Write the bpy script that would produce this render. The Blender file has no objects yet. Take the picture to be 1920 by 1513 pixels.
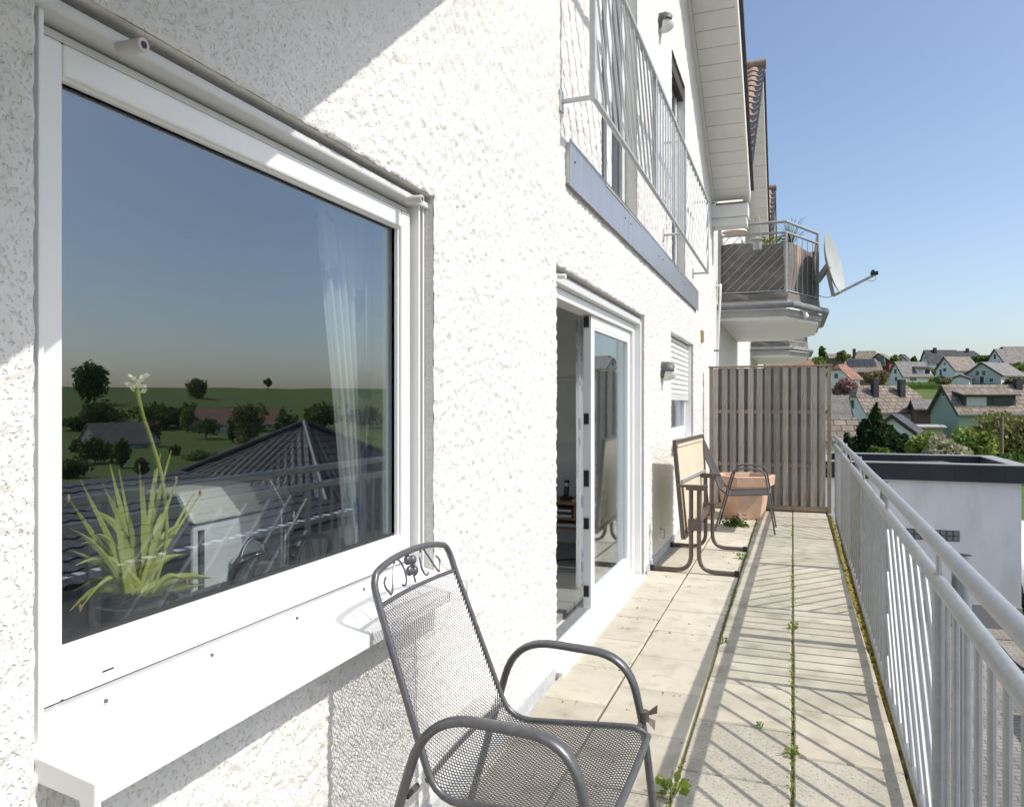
import bpy, math, random
import numpy as np
from mathutils import Vector, Matrix
random.seed(7); np.random.seed(7)
R = math.radians
scene = bpy.context.scene
COL = scene.collection

# ------------------------------------------------------------------ camera, sky, sun, exposure
F, CX, CY, VPX, EYE = 1400.0, 960.0, 757.0, 1486.0, 1.40
TH = math.atan((VPX - CX) / F); SN, CS = math.sin(TH), math.cos(TH)
cam = bpy.data.cameras.new('camera'); camo = bpy.data.objects.new('camera', cam); COL.objects.link(camo)
camo.location = (0, 0, EYE); camo.rotation_euler = (R(90), 0, TH)
cam.sensor_width = 36; cam.lens = 36 * F / 1920; cam.clip_start = .05; cam.clip_end = 6000
scene.camera = camo
SUN_EL = 49.0
world = bpy.data.worlds.new('World'); scene.world = world; world.use_nodes = True
wn = world.node_tree.nodes; wl = world.node_tree.links
sky = wn.new('ShaderNodeTexSky'); sky.sky_type = 'NISHITA'; sky.sun_disc = False
sky.sun_elevation = R(SUN_EL); sky.sun_rotation = R(90); sky.air_density = .95; sky.dust_density = 2.2; sky.ozone_density = 1.3; sky.altitude = 200
wl.new(sky.outputs[0], wn['Background'].inputs[0]); wn['Background'].inputs[1].default_value = .15
sun = bpy.data.lights.new('sun', 'SUN'); sun.energy = 3.35; sun.angle = R(.5); sun.color = (1, .95, .87)
suno = bpy.data.objects.new('sun', sun); COL.objects.link(suno)
suno.rotation_euler = Vector((-math.cos(R(SUN_EL)), 0, -math.sin(R(SUN_EL)))).to_track_quat('-Z', 'Y').to_euler()
suno.location = (20, 0, 25)
scene.view_settings.view_transform = 'Standard'; scene.view_settings.look = 'None'
scene.view_settings.gamma = 1; scene.view_settings.use_curve_mapping = False
scene.view_settings.exposure = .33

# ------------------------------------------------------------------ pixel -> place helpers
def ray(x, y):
    d = x - CX
    return (d * CS - F * SN, d * SN + F * CS, -(y - CY))
def at_depth(x, y, Y):
    u, v, z = ray(x, y); s = Y / v
    return Vector((u * s, Y, EYE + z * s))
def on_x(x, y, X):
    u, v, z = ray(x, y); s = X / u
    return Vector((X, v * s, EYE + z * s))
def on_z(x, y, Z):
    u, v, z = ray(x, y); s = (Z - EYE) / z
    return Vector((u * s, v * s, Z))
def seen_in_pane(x, y, D, xg=-1.22):
    u, v, z = ray(x, y); u = -u; s = D / math.hypot(u, v)
    return Vector((u * s + 2 * xg, v * s, EYE + z * s))

# ------------------------------------------------------------------ materials
def mat(name, col, rough=.6, metal=0., col2=None, nscale=8., bump=0., bscale=40., spec=.5, stretch=None, col3=None, n3=60., f3=.3, coord='Object', detail=4, rnd=0., bdist=.02, trans=0.):
    m = bpy.data.materials.new(name); m.use_nodes = True
    nt = m.node_tree; N = nt.nodes; L = nt.links; b = N['Principled BSDF']
    b.inputs['Base Color'].default_value = (*col, 1); b.inputs['Roughness'].default_value = rough
    b.inputs['Metallic'].default_value = metal; b.inputs['Specular IOR Level'].default_value = spec
    tc = N.new('ShaderNodeTexCoord'); src = N.new('ShaderNodeNewGeometry').outputs['Position'] if coord == 'World' else tc.outputs[coord]
    if stretch:
        mp = N.new('ShaderNodeMapping'); mp.inputs['Scale'].default_value = stretch; L.new(src, mp.inputs[0]); src = mp.outputs[0]
    out = None
    if col2:
        n = N.new('ShaderNodeTexNoise'); n.inputs['Scale'].default_value = nscale; n.inputs['Detail'].default_value = detail; n.inputs['Roughness'].default_value = .6
        L.new(src, n.inputs['Vector'])
        mr = N.new('ShaderNodeMapRange'); mr.inputs[1].default_value = .35; mr.inputs[2].default_value = .65; L.new(n.outputs[0], mr.inputs[0])
        mx = N.new('ShaderNodeMix'); mx.data_type = 'RGBA'; mx.inputs[6].default_value = (*col, 1); mx.inputs[7].default_value = (*col2, 1)
        L.new(mr.outputs[0], mx.inputs[0]); out = mx.outputs[2]
    if col3:
        n = N.new('ShaderNodeTexNoise'); n.inputs['Scale'].default_value = n3; n.inputs['Detail'].default_value = 3
        L.new(src, n.inputs['Vector'])
        mr = N.new('ShaderNodeMapRange'); mr.inputs[1].default_value = .52; mr.inputs[2].default_value = .72; mr.inputs[4].default_value = f3; L.new(n.outputs[0], mr.inputs[0])
        mx = N.new('ShaderNodeMix'); mx.data_type = 'RGBA'; mx.inputs[7].default_value = (*col3, 1)
        if out: L.new(out, mx.inputs[6])
        else: mx.inputs[6].default_value = (*col, 1)
        L.new(mr.outputs[0], mx.inputs[0]); out = mx.outputs[2]
    if rnd:
        oi = N.new('ShaderNodeObjectInfo'); mr = N.new('ShaderNodeMapRange'); mr.inputs[3].default_value = 1 - rnd; mr.inputs[4].default_value = 1 + rnd * .6
        L.new(oi.outputs['Random'], mr.inputs[0])
        mx = N.new('ShaderNodeMix'); mx.data_type = 'RGBA'; mx.blend_type = 'MULTIPLY'; mx.inputs[0].default_value = 1
        if out: L.new(out, mx.inputs[6])
        else: mx.inputs[6].default_value = (*col, 1)
        cb = N.new('ShaderNodeCombineColor'); [L.new(mr.outputs[0], cb.inputs[i]) for i in range(3)]
        L.new(cb.outputs[0], mx.inputs[7]); out = mx.outputs[2]
    if out: L.new(out, b.inputs['Base Color'])
    if bump:
        n = N.new('ShaderNodeTexNoise'); n.inputs['Scale'].default_value = bscale; n.inputs['Detail'].default_value = 5
        L.new(src, n.inputs['Vector'])
        bp = N.new('ShaderNodeBump'); bp.inputs['Strength'].default_value = bump; bp.inputs['Distance'].default_value = bdist
        L.new(n.outputs[0], bp.inputs['Height']); L.new(bp.outputs[0], b.inputs['Normal'])
    if trans:
        t = N.new('ShaderNodeBsdfTranslucent'); ms = N.new('ShaderNodeMixShader'); ms.inputs[0].default_value = trans
        if out: L.new(out, t.inputs[0])
        else: t.inputs[0].default_value = (*col, 1)
        L.new(b.outputs[0], ms.inputs[1]); L.new(t.outputs[0], ms.inputs[2]); L.new(ms.outputs[0], N['Material Output'].inputs[0])
    return m
def glass_mat(name, tint=(.9, .93, .93), refl=.3, fres=.75):
    m = bpy.data.materials.new(name); m.use_nodes = True; N = m.node_tree.nodes; L = m.node_tree.links; N.clear()
    o = N.new('ShaderNodeOutputMaterial'); mx = N.new('ShaderNodeMixShader'); t = N.new('ShaderNodeBsdfTransparent'); g = N.new('ShaderNodeBsdfGlossy')
    t.inputs[0].default_value = (*tint, 1); g.inputs['Roughness'].default_value = .0; g.inputs[0].default_value = (.88, .94, 1, 1)
    lw = N.new('ShaderNodeLayerWeight'); lw.inputs[0].default_value = .5
    fr = N.new('ShaderNodeMath'); fr.operation = 'POWER'; fr.inputs[1].default_value = 4.; L.new(lw.outputs['Facing'], fr.inputs[0])
    mr = N.new('ShaderNodeMapRange'); mr.inputs[3].default_value = refl; mr.inputs[4].default_value = 1.0
    L.new(fr.outputs[0], mr.inputs[0]); L.new(mr.outputs[0], mx.inputs[0]); L.new(t.outputs[0], mx.inputs[1]); L.new(g.outputs[0], mx.inputs[2]); L.new(mx.outputs[0], o.inputs[0])
    return m
def brick_mat(name, c1, c2, mortar, scale, bw=.5, rh=.25, ms=.02, rough=.8, bump=.5, offset=.5, coord='Object', rot=None):
    m = bpy.data.materials.new(name); m.use_nodes = True; N = m.node_tree.nodes; L = m.node_tree.links; b = N['Principled BSDF']
    tc = N.new('ShaderNodeTexCoord'); br = N.new('ShaderNodeTexBrick'); br.inputs['Scale'].default_value = scale
    br.inputs['Color1'].default_value = (*c1, 1); br.inputs['Color2'].default_value = (*c2, 1); br.inputs['Mortar'].default_value = (*mortar, 1)
    br.inputs['Mortar Size'].default_value = ms; br.inputs['Brick Width'].default_value = bw; br.inputs['Row Height'].default_value = rh; br.offset = offset
    L.new(tc.outputs[coord], br.inputs['Vector'])
    n = N.new('ShaderNodeTexNoise'); n.inputs['Scale'].default_value = 1.3; n.inputs['Detail'].default_value = 5; L.new(tc.outputs['Object'], n.inputs['Vector'])
    mr = N.new('ShaderNodeMapRange'); mr.inputs[1].default_value = .3; mr.inputs[2].default_value = .7; mr.inputs[3].default_value = .72; mr.inputs[4].default_value = 1.2; L.new(n.outputs[0], mr.inputs[0])
    mx = N.new('ShaderNodeMix'); mx.data_type = 'RGBA'; mx.blend_type = 'MULTIPLY'; mx.inputs[0].default_value = 1
    cb = N.new('ShaderNodeCombineColor'); [L.new(mr.outputs[0], cb.inputs[i]) for i in range(3)]
    L.new(br.outputs[0], mx.inputs[6]); L.new(cb.outputs[0], mx.inputs[7]); L.new(mx.outputs[2], b.inputs['Base Color'])
    bp = N.new('ShaderNodeBump'); bp.inputs['Strength'].default_value = bump; bp.inputs['Distance'].default_value = .03; bp.invert = True
    L.new(br.outputs['Fac'], bp.inputs['Height']); L.new(bp.outputs[0], b.inputs['Normal'])
    b.inputs['Roughness'].default_value = rough
    return m
M = {}
def plaster_mat():
    m = mat('plaster', (.80, .785, .75), .92, spec=.15); N = m.node_tree.nodes; L = m.node_tree.links; b = N['Principled BSDF']
    pos = N.new('ShaderNodeNewGeometry').outputs['Position']
    mp = N.new('ShaderNodeMapping'); mp.inputs['Scale'].default_value = (1, 1.1, .95); L.new(pos, mp.inputs[0])
    def noise(sc, det=3, rgh=.55, src=None):
        n = N.new('ShaderNodeTexNoise'); n.inputs['Scale'].default_value = sc; n.inputs['Detail'].default_value = det; n.inputs['Roughness'].default_value = rgh; L.new(src or mp.outputs[0], n.inputs['Vector']); return n.outputs[0]
    def rng(x, a, b_, c=0., d=1.):
        r = N.new('ShaderNodeMapRange'); r.interpolation_type = 'SMOOTHSTEP'; r.inputs[1].default_value = a; r.inputs[2].default_value = b_; r.inputs[3].default_value = c; r.inputs[4].default_value = d; L.new(x, r.inputs[0]); return r.outputs[0]
    def math_(op, a, b_):
        q = N.new('ShaderNodeMath'); q.operation = op
        for i_, v_ in enumerate((a, b_)):
            if isinstance(v_, float): q.inputs[i_].default_value = v_
            else: L.new(v_, q.inputs[i_])
        return q.outputs[0]
    pits = rng(noise(118, 2, .5), .54, .72); fine = noise(230, 3); big = noise(1.1, 4, .6, pos); blot = noise(24, 3)
    pit_dirt_shade = math_('MULTIPLY', pits, rng(big, .35, .7, .08, .28))  # pit colour: weathered dirt plus painted shade of the small cavities
    mx = N.new('ShaderNodeMix'); mx.data_type = 'RGBA'; mx.inputs[6].default_value = (.735, .725, .70, 1); mx.inputs[7].default_value = (.48, .445, .39, 1); L.new(pit_dirt_shade, mx.inputs[0])
    m2 = N.new('ShaderNodeMix'); m2.data_type = 'RGBA'; m2.blend_type = 'MULTIPLY'; m2.inputs[0].default_value = 1.; L.new(mx.outputs[2], m2.inputs[6])
    v = rng(big, .3, .7, .93, 1.02); cb = N.new('ShaderNodeCombineColor'); [L.new(v, cb.inputs[i_]) for i_ in range(3)]; L.new(cb.outputs[0], m2.inputs[7]); L.new(m2.outputs[2], b.inputs['Base Color'])
    h = math_('ADD', math_('MULTIPLY', pits, -1.0), math_('ADD', math_('MULTIPLY', fine, .22), math_('MULTIPLY', blot, .6)))
    bp = N.new('ShaderNodeBump'); bp.inputs['Strength'].default_value = .7; bp.inputs['Distance'].default_value = .0038; L.new(h, bp.inputs['Height']); L.new(bp.outputs[0], b.inputs['Normal'])
    return m
M['plaster'] = plaster_mat()
M['reveal'] = mat('reveal_plaster', (.74, .73, .70), .9, col2=(.66, .645, .61), nscale=9, bump=.4, bscale=120, spec=.2)
M['plinth'] = mat('plinth_grey', (.40, .42, .43), .8, col2=(.5, .52, .53), nscale=12, bump=.3, bscale=90)
M['pvc'] = mat('white_pvc', (.82, .82, .80), .32, col2=(.79, .79, .77), nscale=3, bump=.03, bscale=20)
M['sillalu'] = mat('white_aluminium', (.80, .80, .79), .3, col2=(.77, .77, .76), nscale=5)
M['shutbox'] = mat('shutter_grey', (.62, .63, .62), .45)
M['plastic_grey'] = mat('grey_plastic', (.56, .54, .51), .5)
M['rubber'] = mat('black_rubber', (.02, .02, .02), .6)
M['glass'] = glass_mat('window_glass', refl=.15)
M['glass2'] = glass_mat('door_glass', refl=.08)
M['farglass'] = mat('dark_pane', (.03, .04, .05), .08, spec=.8)
M['galv'] = mat('galvanised_steel', (.35, .37, .385), .45, metal=.4, col2=(.30, .318, .335), nscale=14, col3=(.41, .42, .43), n3=60, f3=.4, bump=.03, bscale=160)
M['galvold'] = mat('dull_steel', (.42, .42, .41), .5, metal=.4, col2=(.33, .33, .32), nscale=18)
M['guard'] = mat('painted_guard', (.55, .57, .57), .45, metal=.25, col2=(.47, .49, .49), nscale=16)
M['panel'] = mat('metal_sheet', (.33, .35, .38), .32, metal=.45, col2=(.40, .42, .45), nscale=2.5, stretch=(1, 6, .6))
M['chairmetal'] = mat('anthracite_metal', (.10, .102, .107), .34, metal=.3, col2=(.13, .13, .137), nscale=60, spec=.6, bump=.05, bscale=300)
M['bronze'] = mat('bronze_tube', (.13, .10, .085), .35, metal=.4, col2=(.16, .125, .105), nscale=30)
M['beige'] = mat('beige_board', (.66, .58, .44), .55, col2=(.61, .53, .40), nscale=4)
M['sling'] = mat('dark_sling', (.06, .055, .05), .7, bump=.3, bscale=400)
M['terra'] = mat('terracotta', (.54, .32, .215), .85, col2=(.60, .42, .32), nscale=5, col3=(.7, .55, .45), n3=8, f3=.5, bump=.15, bscale=60)
M['soil'] = mat('soil', (.06, .045, .03), .95, col2=(.10, .08, .05), nscale=30, bump=.6, bscale=60)
M['paver'] = mat('paver_concrete', (.49, .455, .365), .85, col2=(.565, .53, .435), nscale=2.6, col3=(.30, .27, .20), n3=9, f3=.42, bump=.18, bscale=130, rnd=.07, coord='World', spec=.25)
M['paver2'] = mat('paver_weathered', (.39, .365, .305), .9, col2=(.48, .45, .375), nscale=5, col3=(.20, .185, .16), n3=75, f3=.75, bump=.35, bscale=150, rnd=.08, coord='World', spec=.2)
M['paver3'] = mat('paver_stained', (.41, .38, .305), .87, col2=(.50, .47, .385), nscale=3.2, col3=(.22, .20, .15), n3=6, f3=.55, bump=.22, bscale=140, rnd=.1, coord='World', spec=.2)
M['grout'] = mat('joint_dirt', (.13, .11, .06), .95, col2=(.17, .18, .05), nscale=20, bump=.4, bscale=80)
M['slab'] = mat('terrace_slab', (.42, .40, .36), .85, col2=(.34, .32, .29), nscale=5)
M['moss'] = mat('moss', (.21, .17, .035), .95, col2=(.30, .26, .04), nscale=30, col3=(.16, .09, .03), n3=25, f3=.8)
M['weed'] = mat('weed_leaf', (.16, .26, .035), .6, col2=(.26, .32, .05), nscale=25, trans=.35)
M['wood'] = mat('weathered_wood', (.46, .425, .37), .85, col2=(.34, .305, .26), nscale=7, stretch=(9, 9, .8), col3=(.17, .135, .105), n3=10, f3=.7, bump=.6, bscale=20, rnd=.32)
M['wooddark'] = mat('wood_frame', (.36, .29, .21), .85, col2=(.26, .20, .145), nscale=7, stretch=(4, 4, 1), bump=.4, bscale=25, rnd=.1)
M['desk'] = mat('teak', (.24, .105, .05), .4, col2=(.30, .14, .07), nscale=6, stretch=(3, .6, 3))
M['roomwall'] = mat('room_wall', (.87, .85, .79), .9, col2=(.71, .70, .66), nscale=2)
M['roomfloor'] = brick_mat('room_tiles', (.34, .33, .31), (.36, .35, .33), (.2, .2, .19), 1., 1., 1., .012, .35, .1, 0)
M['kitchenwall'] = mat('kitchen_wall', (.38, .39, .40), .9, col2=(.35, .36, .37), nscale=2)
M['white'] = mat('white_paint', (.78, .78, .76), .6, col2=(.72, .72, .70), nscale=2)
M['soffit'] = mat('soffit_white', (.78, .775, .74), .5, col2=(.73, .72, .68), nscale=2, rnd=.03)
M['appl'] = mat('white_enamel', (.75, .76, .77), .25)
M['chrome'] = mat('chrome', (.6, .6, .6), .15, metal=1.)
M['black'] = mat('black_plastic', (.02, .02, .022), .4)
M['darkgrey'] = mat('dark_grey', (.10, .105, .11), .5)
M['paper'] = mat('paper', (.7, .7, .68), .8)
M['leafp'] = mat('house_plant', (.50, .54, .10), .45, col2=(.66, .64, .22), nscale=9, trans=.4)
M['tip'] = mat('dry_tip', (.45, .22, .10), .7)
M['petal'] = mat('petal', (.8, .78, .6), .6, trans=.3)
def curtain_mat():
    m = mat('curtain_voile', (.74, .75, .76), .9, trans=.45)
    N = m.node_tree.nodes; L = m.node_tree.links; b = N['Principled BSDF']
    tc = N.new('ShaderNodeTexCoord'); mp = N.new('ShaderNodeMapping'); mp.inputs['Scale'].default_value = (1, 6.5, 4.2); L.new(tc.outputs['Object'], mp.inputs[0])
    vo = N.new('ShaderNodeTexVoronoi'); vo.inputs['Randomness'].default_value = .8; L.new(mp.outputs[0], vo.inputs['Vector']); vo.inputs['Scale'].default_value = 1.
    n = N.new('ShaderNodeTexNoise'); n.inputs['Scale'].default_value = 22; L.new(tc.outputs['Object'], n.inputs['Vector'])
    ad = N.new('ShaderNodeMath'); ad.operation = 'MULTIPLY_ADD'; ad.inputs[1].default_value = .5; L.new(n.outputs[0], ad.inputs[0]); L.new(vo.outputs[0], ad.inputs[2])
    cr = N.new('ShaderNodeValToRGB'); cr.color_ramp.elements[0].position = .47; cr.color_ramp.elements[0].color = (.25, .30, .48, 1); cr.color_ramp.elements[1].position = .53; cr.color_ramp.elements[1].color = (.76, .76, .75, 1)
    L.new(ad.outputs[0], cr.inputs[0]); L.new(cr.outputs[0], b.inputs['Base Color'])
    o = N['Material Output']; last = o.inputs[0].links[0].from_socket; ms = N.new('ShaderNodeMixShader'); ms.inputs[0].default_value = .22; tr = N.new('ShaderNodeBsdfTransparent')
    L.new(last, ms.inputs[1]); L.new(tr.outputs[0], ms.inputs[2]); L.new(ms.outputs[0], o.inputs[0]); return m
M['curtain'] = curtain_mat()
M['fabric'] = mat('grey_screen', (.15, .14, .125), .9, col2=(.20, .185, .165), nscale=5, bump=.2, bscale=60, col3=(.3, .29, .27), n3=14, f3=.4)
M['dish'] = mat('dish_grey', (.36, .38, .375), .6, col2=(.40, .42, .415), nscale=3)
M['gutter'] = mat('zinc', (.17, .18, .185), .55, metal=.2, col2=(.22, .23, .235), nscale=6)
M['fascia'] = mat('fascia_board', (.42, .415, .39), .7, col2=(.35, .345, .325), nscale=4)
M['rooftile'] = mat('clay_brown_tile', (.27, .185, .135), .85, col2=(.36, .27, .20), nscale=9, col3=(.15, .11, .08), n3=22, f3=.5, bump=.2, bscale=80, rnd=.12)
M['darktile'] = mat('dark_glazed_tile', (.035, .033, .035), .42, col2=(.05, .045, .045), nscale=6, spec=.5)
M['slate'] = brick_mat('slate_cladding', (.022, .024, .032), (.03, .032, .04), (.012, .012, .016), 1., .4, .11, .006, .55, .5, coord='Object')
M['bitumen'] = mat('bitumen', (.09, .09, .095), .9, col2=(.12, .12, .12), nscale=2)
M['garage'] = mat('garage_render', (.80, .80, .80), .9, col2=(.75, .75, .755), nscale=3, bump=.2, bscale=70, col3=(.60, .60, .60), n3=1.6, f3=.5, stretch=(1.6, 1.6, .5))
M['yard'] = brick_mat('yard_paving', (.235, .215, .195), (.28, .26, .235), (.12, .11, .10), 1., .2, .1, .008, .9, .4)
def grass_mat():
    return mat('grass', (.09, .135, .032), .95, col2=(.12, .165, .045), nscale=.06, col3=(.075, .085, .03), n3=.35, f3=.7, spec=.1, coord='Object', detail=8)
M['grass'] = grass_mat()
M['bark'] = mat('bark', (.10, .075, .05), .9, col2=(.15, .12, .09), nscale=12, stretch=(3, 3, .5))
M['pole'] = mat('pole_wood', (.16, .12, .085), .9, col2=(.22, .17, .12), nscale=8)
def leafm(name, a, b, c): return mat(name, a, .7, col2=b, nscale=.9, col3=c, n3=2.5, f3=.7, trans=.25, spec=.2)
M['pine'] = leafm('pine_needles', (.02, .05, .017), (.045, .085, .025), (.015, .03, .012))
M['leafy'] = leafm('spring_leaves', (.18, .25, .045), (.27, .33, .08), (.10, .15, .03))
M['olive'] = leafm('olive_leaves', (.19, .20, .05), (.27, .26, .09), (.11, .115, .035))
M['green'] = leafm('green_leaves', (.075, .14, .025), (.125, .20, .04), (.04, .07, .016))
M['pink'] = leafm('blossom', (.36, .20, .20), (.42, .28, .27), (.22, .12, .11))
M['brownbush'] = leafm('budding_twigs', (.20, .155, .085), (.25, .20, .11), (.12, .09, .05))
M['blossomw'] = leafm('white_blossom', (.45, .42, .30), (.36, .36, .22), (.2, .22, .08))
def hroof(n, a, b): return brick_mat(n, a, b, tuple(x * .55 for x in a), 1., .30, .33, .02, .85, .8, coord='UV')
def hroof2(n, a, b): return brick_mat(n, a, b, tuple(x * .5 for x in a), 1., .9, .62, .05, .85, .8, coord='UV')
M['r_brown'] = hroof2('roof_brown', (.20, .162, .128), (.28, .232, .188))
M['r_grey'] = hroof('roof_grey', (.22, .205, .19), (.25, .235, .22))
M['r_beige'] = hroof('roof_beige', (.27, .225, .185), (.30, .255, .215))
M['r_dark'] = hroof('roof_dark', (.07, .07, .08), (.085, .085, .095))
M['r_red'] = hroof2('roof_red', (.29, .14, .10), (.33, .18, .13))
M['w_white'] = mat('house_white', (.90, .865, .815), .9, col2=(.86, .825, .775), nscale=.5)
M['w_green'] = mat('house_green', (.30, .38, .30), .9, col2=(.28, .355, .28), nscale=.5)
M['w_pale'] = mat('house_pale', (.55, .58, .54), .9, col2=(.52, .55, .51), nscale=.5)
M['w_brown'] = mat('house_brown', (.20, .13, .09), .9, col2=(.17, .11, .08), nscale=.8)
M['w_red'] = mat('house_redwood', (.13, .035, .028), .8, col2=(.16, .045, .035), nscale=.8)
M['w_grey'] = mat('house_grey', (.36, .36, .36), .9)
M['w_yellow'] = mat('house_yellow', (.5, .44, .25), .9)
M['solar'] = mat('solar_panel', (.03, .035, .05), .35, spec=.3)
M['shutterw'] = mat('pale_blind', (.5, .5, .48), .7)
M['trim'] = mat('dark_trim', (.05, .045, .04), .7)

# ------------------------------------------------------------------ mesh helpers
class MB:
    def __init__(s): s.v = []; s.f = []; s.uv = None
    def add(s, vs, fs):
        o = len(s.v); s.v += [tuple(p) for p in vs]; s.f += [tuple(i + o for i in f) for f in fs]; return s
    def box(s, x0, x1, y0, y1, z0, z1, Mx=None):
        vs = [Vector((x, y, z)) for z in (z0, z1) for (x, y) in ((x0, y0), (x1, y0), (x1, y1), (x0, y1))]
        if Mx is not None: vs = [Mx @ p for p in vs]
        return s.add(vs, [(0, 3, 2, 1), (4, 5, 6, 7), (0, 1, 5, 4), (1, 2, 6, 5), (2, 3, 7, 6), (3, 0, 4, 7)])
    def prism(s, poly, d):
        n = len(poly); d = Vector(d); vs = [Vector(p) for p in poly] + [Vector(p) + d for p in poly]
        return s.add(vs, [tuple(range(n - 1, -1, -1)), tuple(range(n, 2 * n))] + [(i, (i + 1) % n, n + (i + 1) % n, n + i) for i in range(n)])
    def bar(s, a, b, w, h, up=(0, 0, 1)):
        a, b = Vector(a), Vector(b); t = (b - a).normalized(); up = Vector(up); sd = t.cross(up)
        if sd.length < 1e-4: sd = t.cross(Vector((1, 0, 0)))
        sd.normalize(); u2 = sd.cross(t)
        vs = [p + sd * (w / 2 * i) + u2 * (h / 2 * j) for p in (a, b) for (i, j) in ((-1, -1), (1, -1), (1, 1), (-1, 1))]
        return s.add(vs, [(0, 1, 2, 3), (7, 6, 5, 4), (0, 4, 5, 1), (1, 5, 6, 2), (2, 6, 7, 3), (3, 7, 4, 0)])
    def tube(s, pts, r, seg=10, closed=False, open_end=False):
        pts = [Vector(p) for p in pts]; n = len(pts); rr = r if hasattr(r, '__len__') else [r] * n
        t0 = (pts[1] - pts[0]).normalized(); nrm = t0.orthogonal().normalized(); rings = []
        prev = t0
        for i in range(n):
            if closed: t = (pts[(i + 1) % n] - pts[i - 1]).normalized()
            elif i == 0: t = t0
            elif i == n - 1: t = (pts[-1] - pts[-2]).normalized()
            else: t = ((pts[i + 1] - pts[i]).normalized() + (pts[i] - pts[i - 1]).normalized()).normalized()
            q = prev.rotation_difference(t); nrm = (q @ nrm).normalized(); prev = t; bn = t.cross(nrm)
            rings.append([pts[i] + (nrm * math.cos(2 * math.pi * k / seg) + bn * math.sin(2 * math.pi * k / seg)) * rr[i] for k in range(seg)])
        vs = [p for g in rings for p in g]; fs = []
        for i in range(n if closed else n - 1):
            j = (i + 1) % n
            fs += [(i * seg + k, i * seg + (k + 1) % seg, j * seg + (k + 1) % seg, j * seg + k) for k in range(seg)]
        if not closed and not open_end: fs += [tuple(range(seg - 1, -1, -1)), tuple(range((n - 1) * seg, n * seg))]
        return s.add(vs, fs)
    def lathe(s, prof, c, seg=20, axis=(0, 0, 1)):
        q = Vector((0, 0, 1)).rotation_difference(Vector(axis)); c = Vector(c); vs = []
        for (r, z) in prof: vs += [c + q @ Vector((r * math.cos(2 * math.pi * k / seg), r * math.sin(2 * math.pi * k / seg), z)) for k in range(seg)]
        n = len(prof); fs = [(i * seg + k, i * seg + (k + 1) % seg, (i + 1) * seg + (k + 1) % seg, (i + 1) * seg + k) for i in range(n - 1) for k in range(seg)]
        fs += [tuple(range(seg - 1, -1, -1)), tuple(range((n - 1) * seg, n * seg))]
        return s.add(vs, fs)
    def ball(s, c, rx, ry=None, rz=None, seg=12, rings=8):
        ry = ry or rx; rz = rz or rx; c = Vector(c); vs = [c + Vector((0, 0, -rz))]
        for i in range(1, rings):
            a = -math.pi / 2 + math.pi * i / rings
            vs += [c + Vector((rx * math.cos(a) * math.cos(2 * math.pi * k / seg), ry * math.cos(a) * math.sin(2 * math.pi * k / seg), rz * math.sin(a))) for k in range(seg)]
        vs.append(c + Vector((0, 0, rz))); fs = [(0, 1 + (k + 1) % seg, 1 + k) for k in range(seg)]
        for i in range(rings - 2): fs += [(1 + i * seg + k, 1 + i * seg + (k + 1) % seg, 1 + (i + 1) * seg + (k + 1) % seg, 1 + (i + 1) * seg + k) for k in range(seg)]
        b = 1 + (rings - 2) * seg; fs += [(b + k, b + (k + 1) % seg, len(vs) - 1) for k in range(seg)]
        return s.add(vs, fs)
    def build(s, name, m, parent=None, smooth=False, bevel=0.):
        me = bpy.data.meshes.new(name); me.from_pydata(s.v, [], s.f); me.update()
        me.materials.append(M[m] if isinstance(m, str) else m)
        if smooth:
            me.polygons.foreach_set('use_smooth', [True] * len(me.polygons))
            try: me.set_sharp_from_angle(angle=R(42))
            except Exception: pass
        o = bpy.data.objects.new(name, me); COL.objects.link(o)
        if parent is not None:
            o.parent = parent
            if parent.type == 'EMPTY': o.matrix_parent_inverse = world_of(parent).inverted()
            else: o.matrix_parent_inverse = world_of(parent).inverted()
        if bevel:
            b = o.modifiers.new('bevel', 'BEVEL'); b.width = bevel; b.segments = 2; b.limit_method = 'ANGLE'; b.angle_limit = R(40)
        return o
def world_of(o):
    m = Matrix.LocRotScale(o.location, o.rotation_euler, o.scale)
    return m if o.parent is None else world_of(o.parent) @ o.matrix_parent_inverse @ m
def tag(o, label=None, cat=None, group=None, kind=None):
    if label: o['label'] = label
    if cat: o['category'] = cat
    if group: o['group'] = group
    if kind: o['kind'] = kind
    return o
def thing(name, label, cat, loc=(0, 0, 0), group=None):
    o = bpy.data.objects.new(name, None); COL.objects.link(o); o.location = loc; o.empty_display_size = .2
    return tag(o, label, cat, group)
def bend(pts, r, n=6):
    pts = [Vector(p) for p in pts]; out = [pts[0]]
    for i in range(1, len(pts) - 1):
        a, b, c = pts[i - 1], pts[i], pts[i + 1]; d1 = (a - b); d2 = (c - b); rr = min(r, d1.length * .48, d2.length * .48)
        p, q = b + d1.normalized() * rr, b + d2.normalized() * rr
        for k in range(n + 1):
            t = k / n; out.append(p * (1 - t) ** 2 + b * 2 * t * (1 - t) + q * t * t)
    out.append(pts[-1]); return out
def hash2(ix, iy, s):
    h = np.sin(ix * 127.1 + iy * 311.7 + s * 74.7) * 43758.5453
    return h - np.floor(h)
def vnoise(x, y, s=0.):
    ix, iy = np.floor(x), np.floor(y); fx, fy = x - ix, y - iy; fx = fx * fx * (3 - 2 * fx); fy = fy * fy * (3 - 2 * fy)
    a, b, c, d = hash2(ix, iy, s), hash2(ix + 1, iy, s), hash2(ix, iy + 1, s), hash2(ix + 1, iy + 1, s)
    return (a * (1 - fx) + b * fx) * (1 - fy) + (c * (1 - fx) + d * fx) * fy
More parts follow.
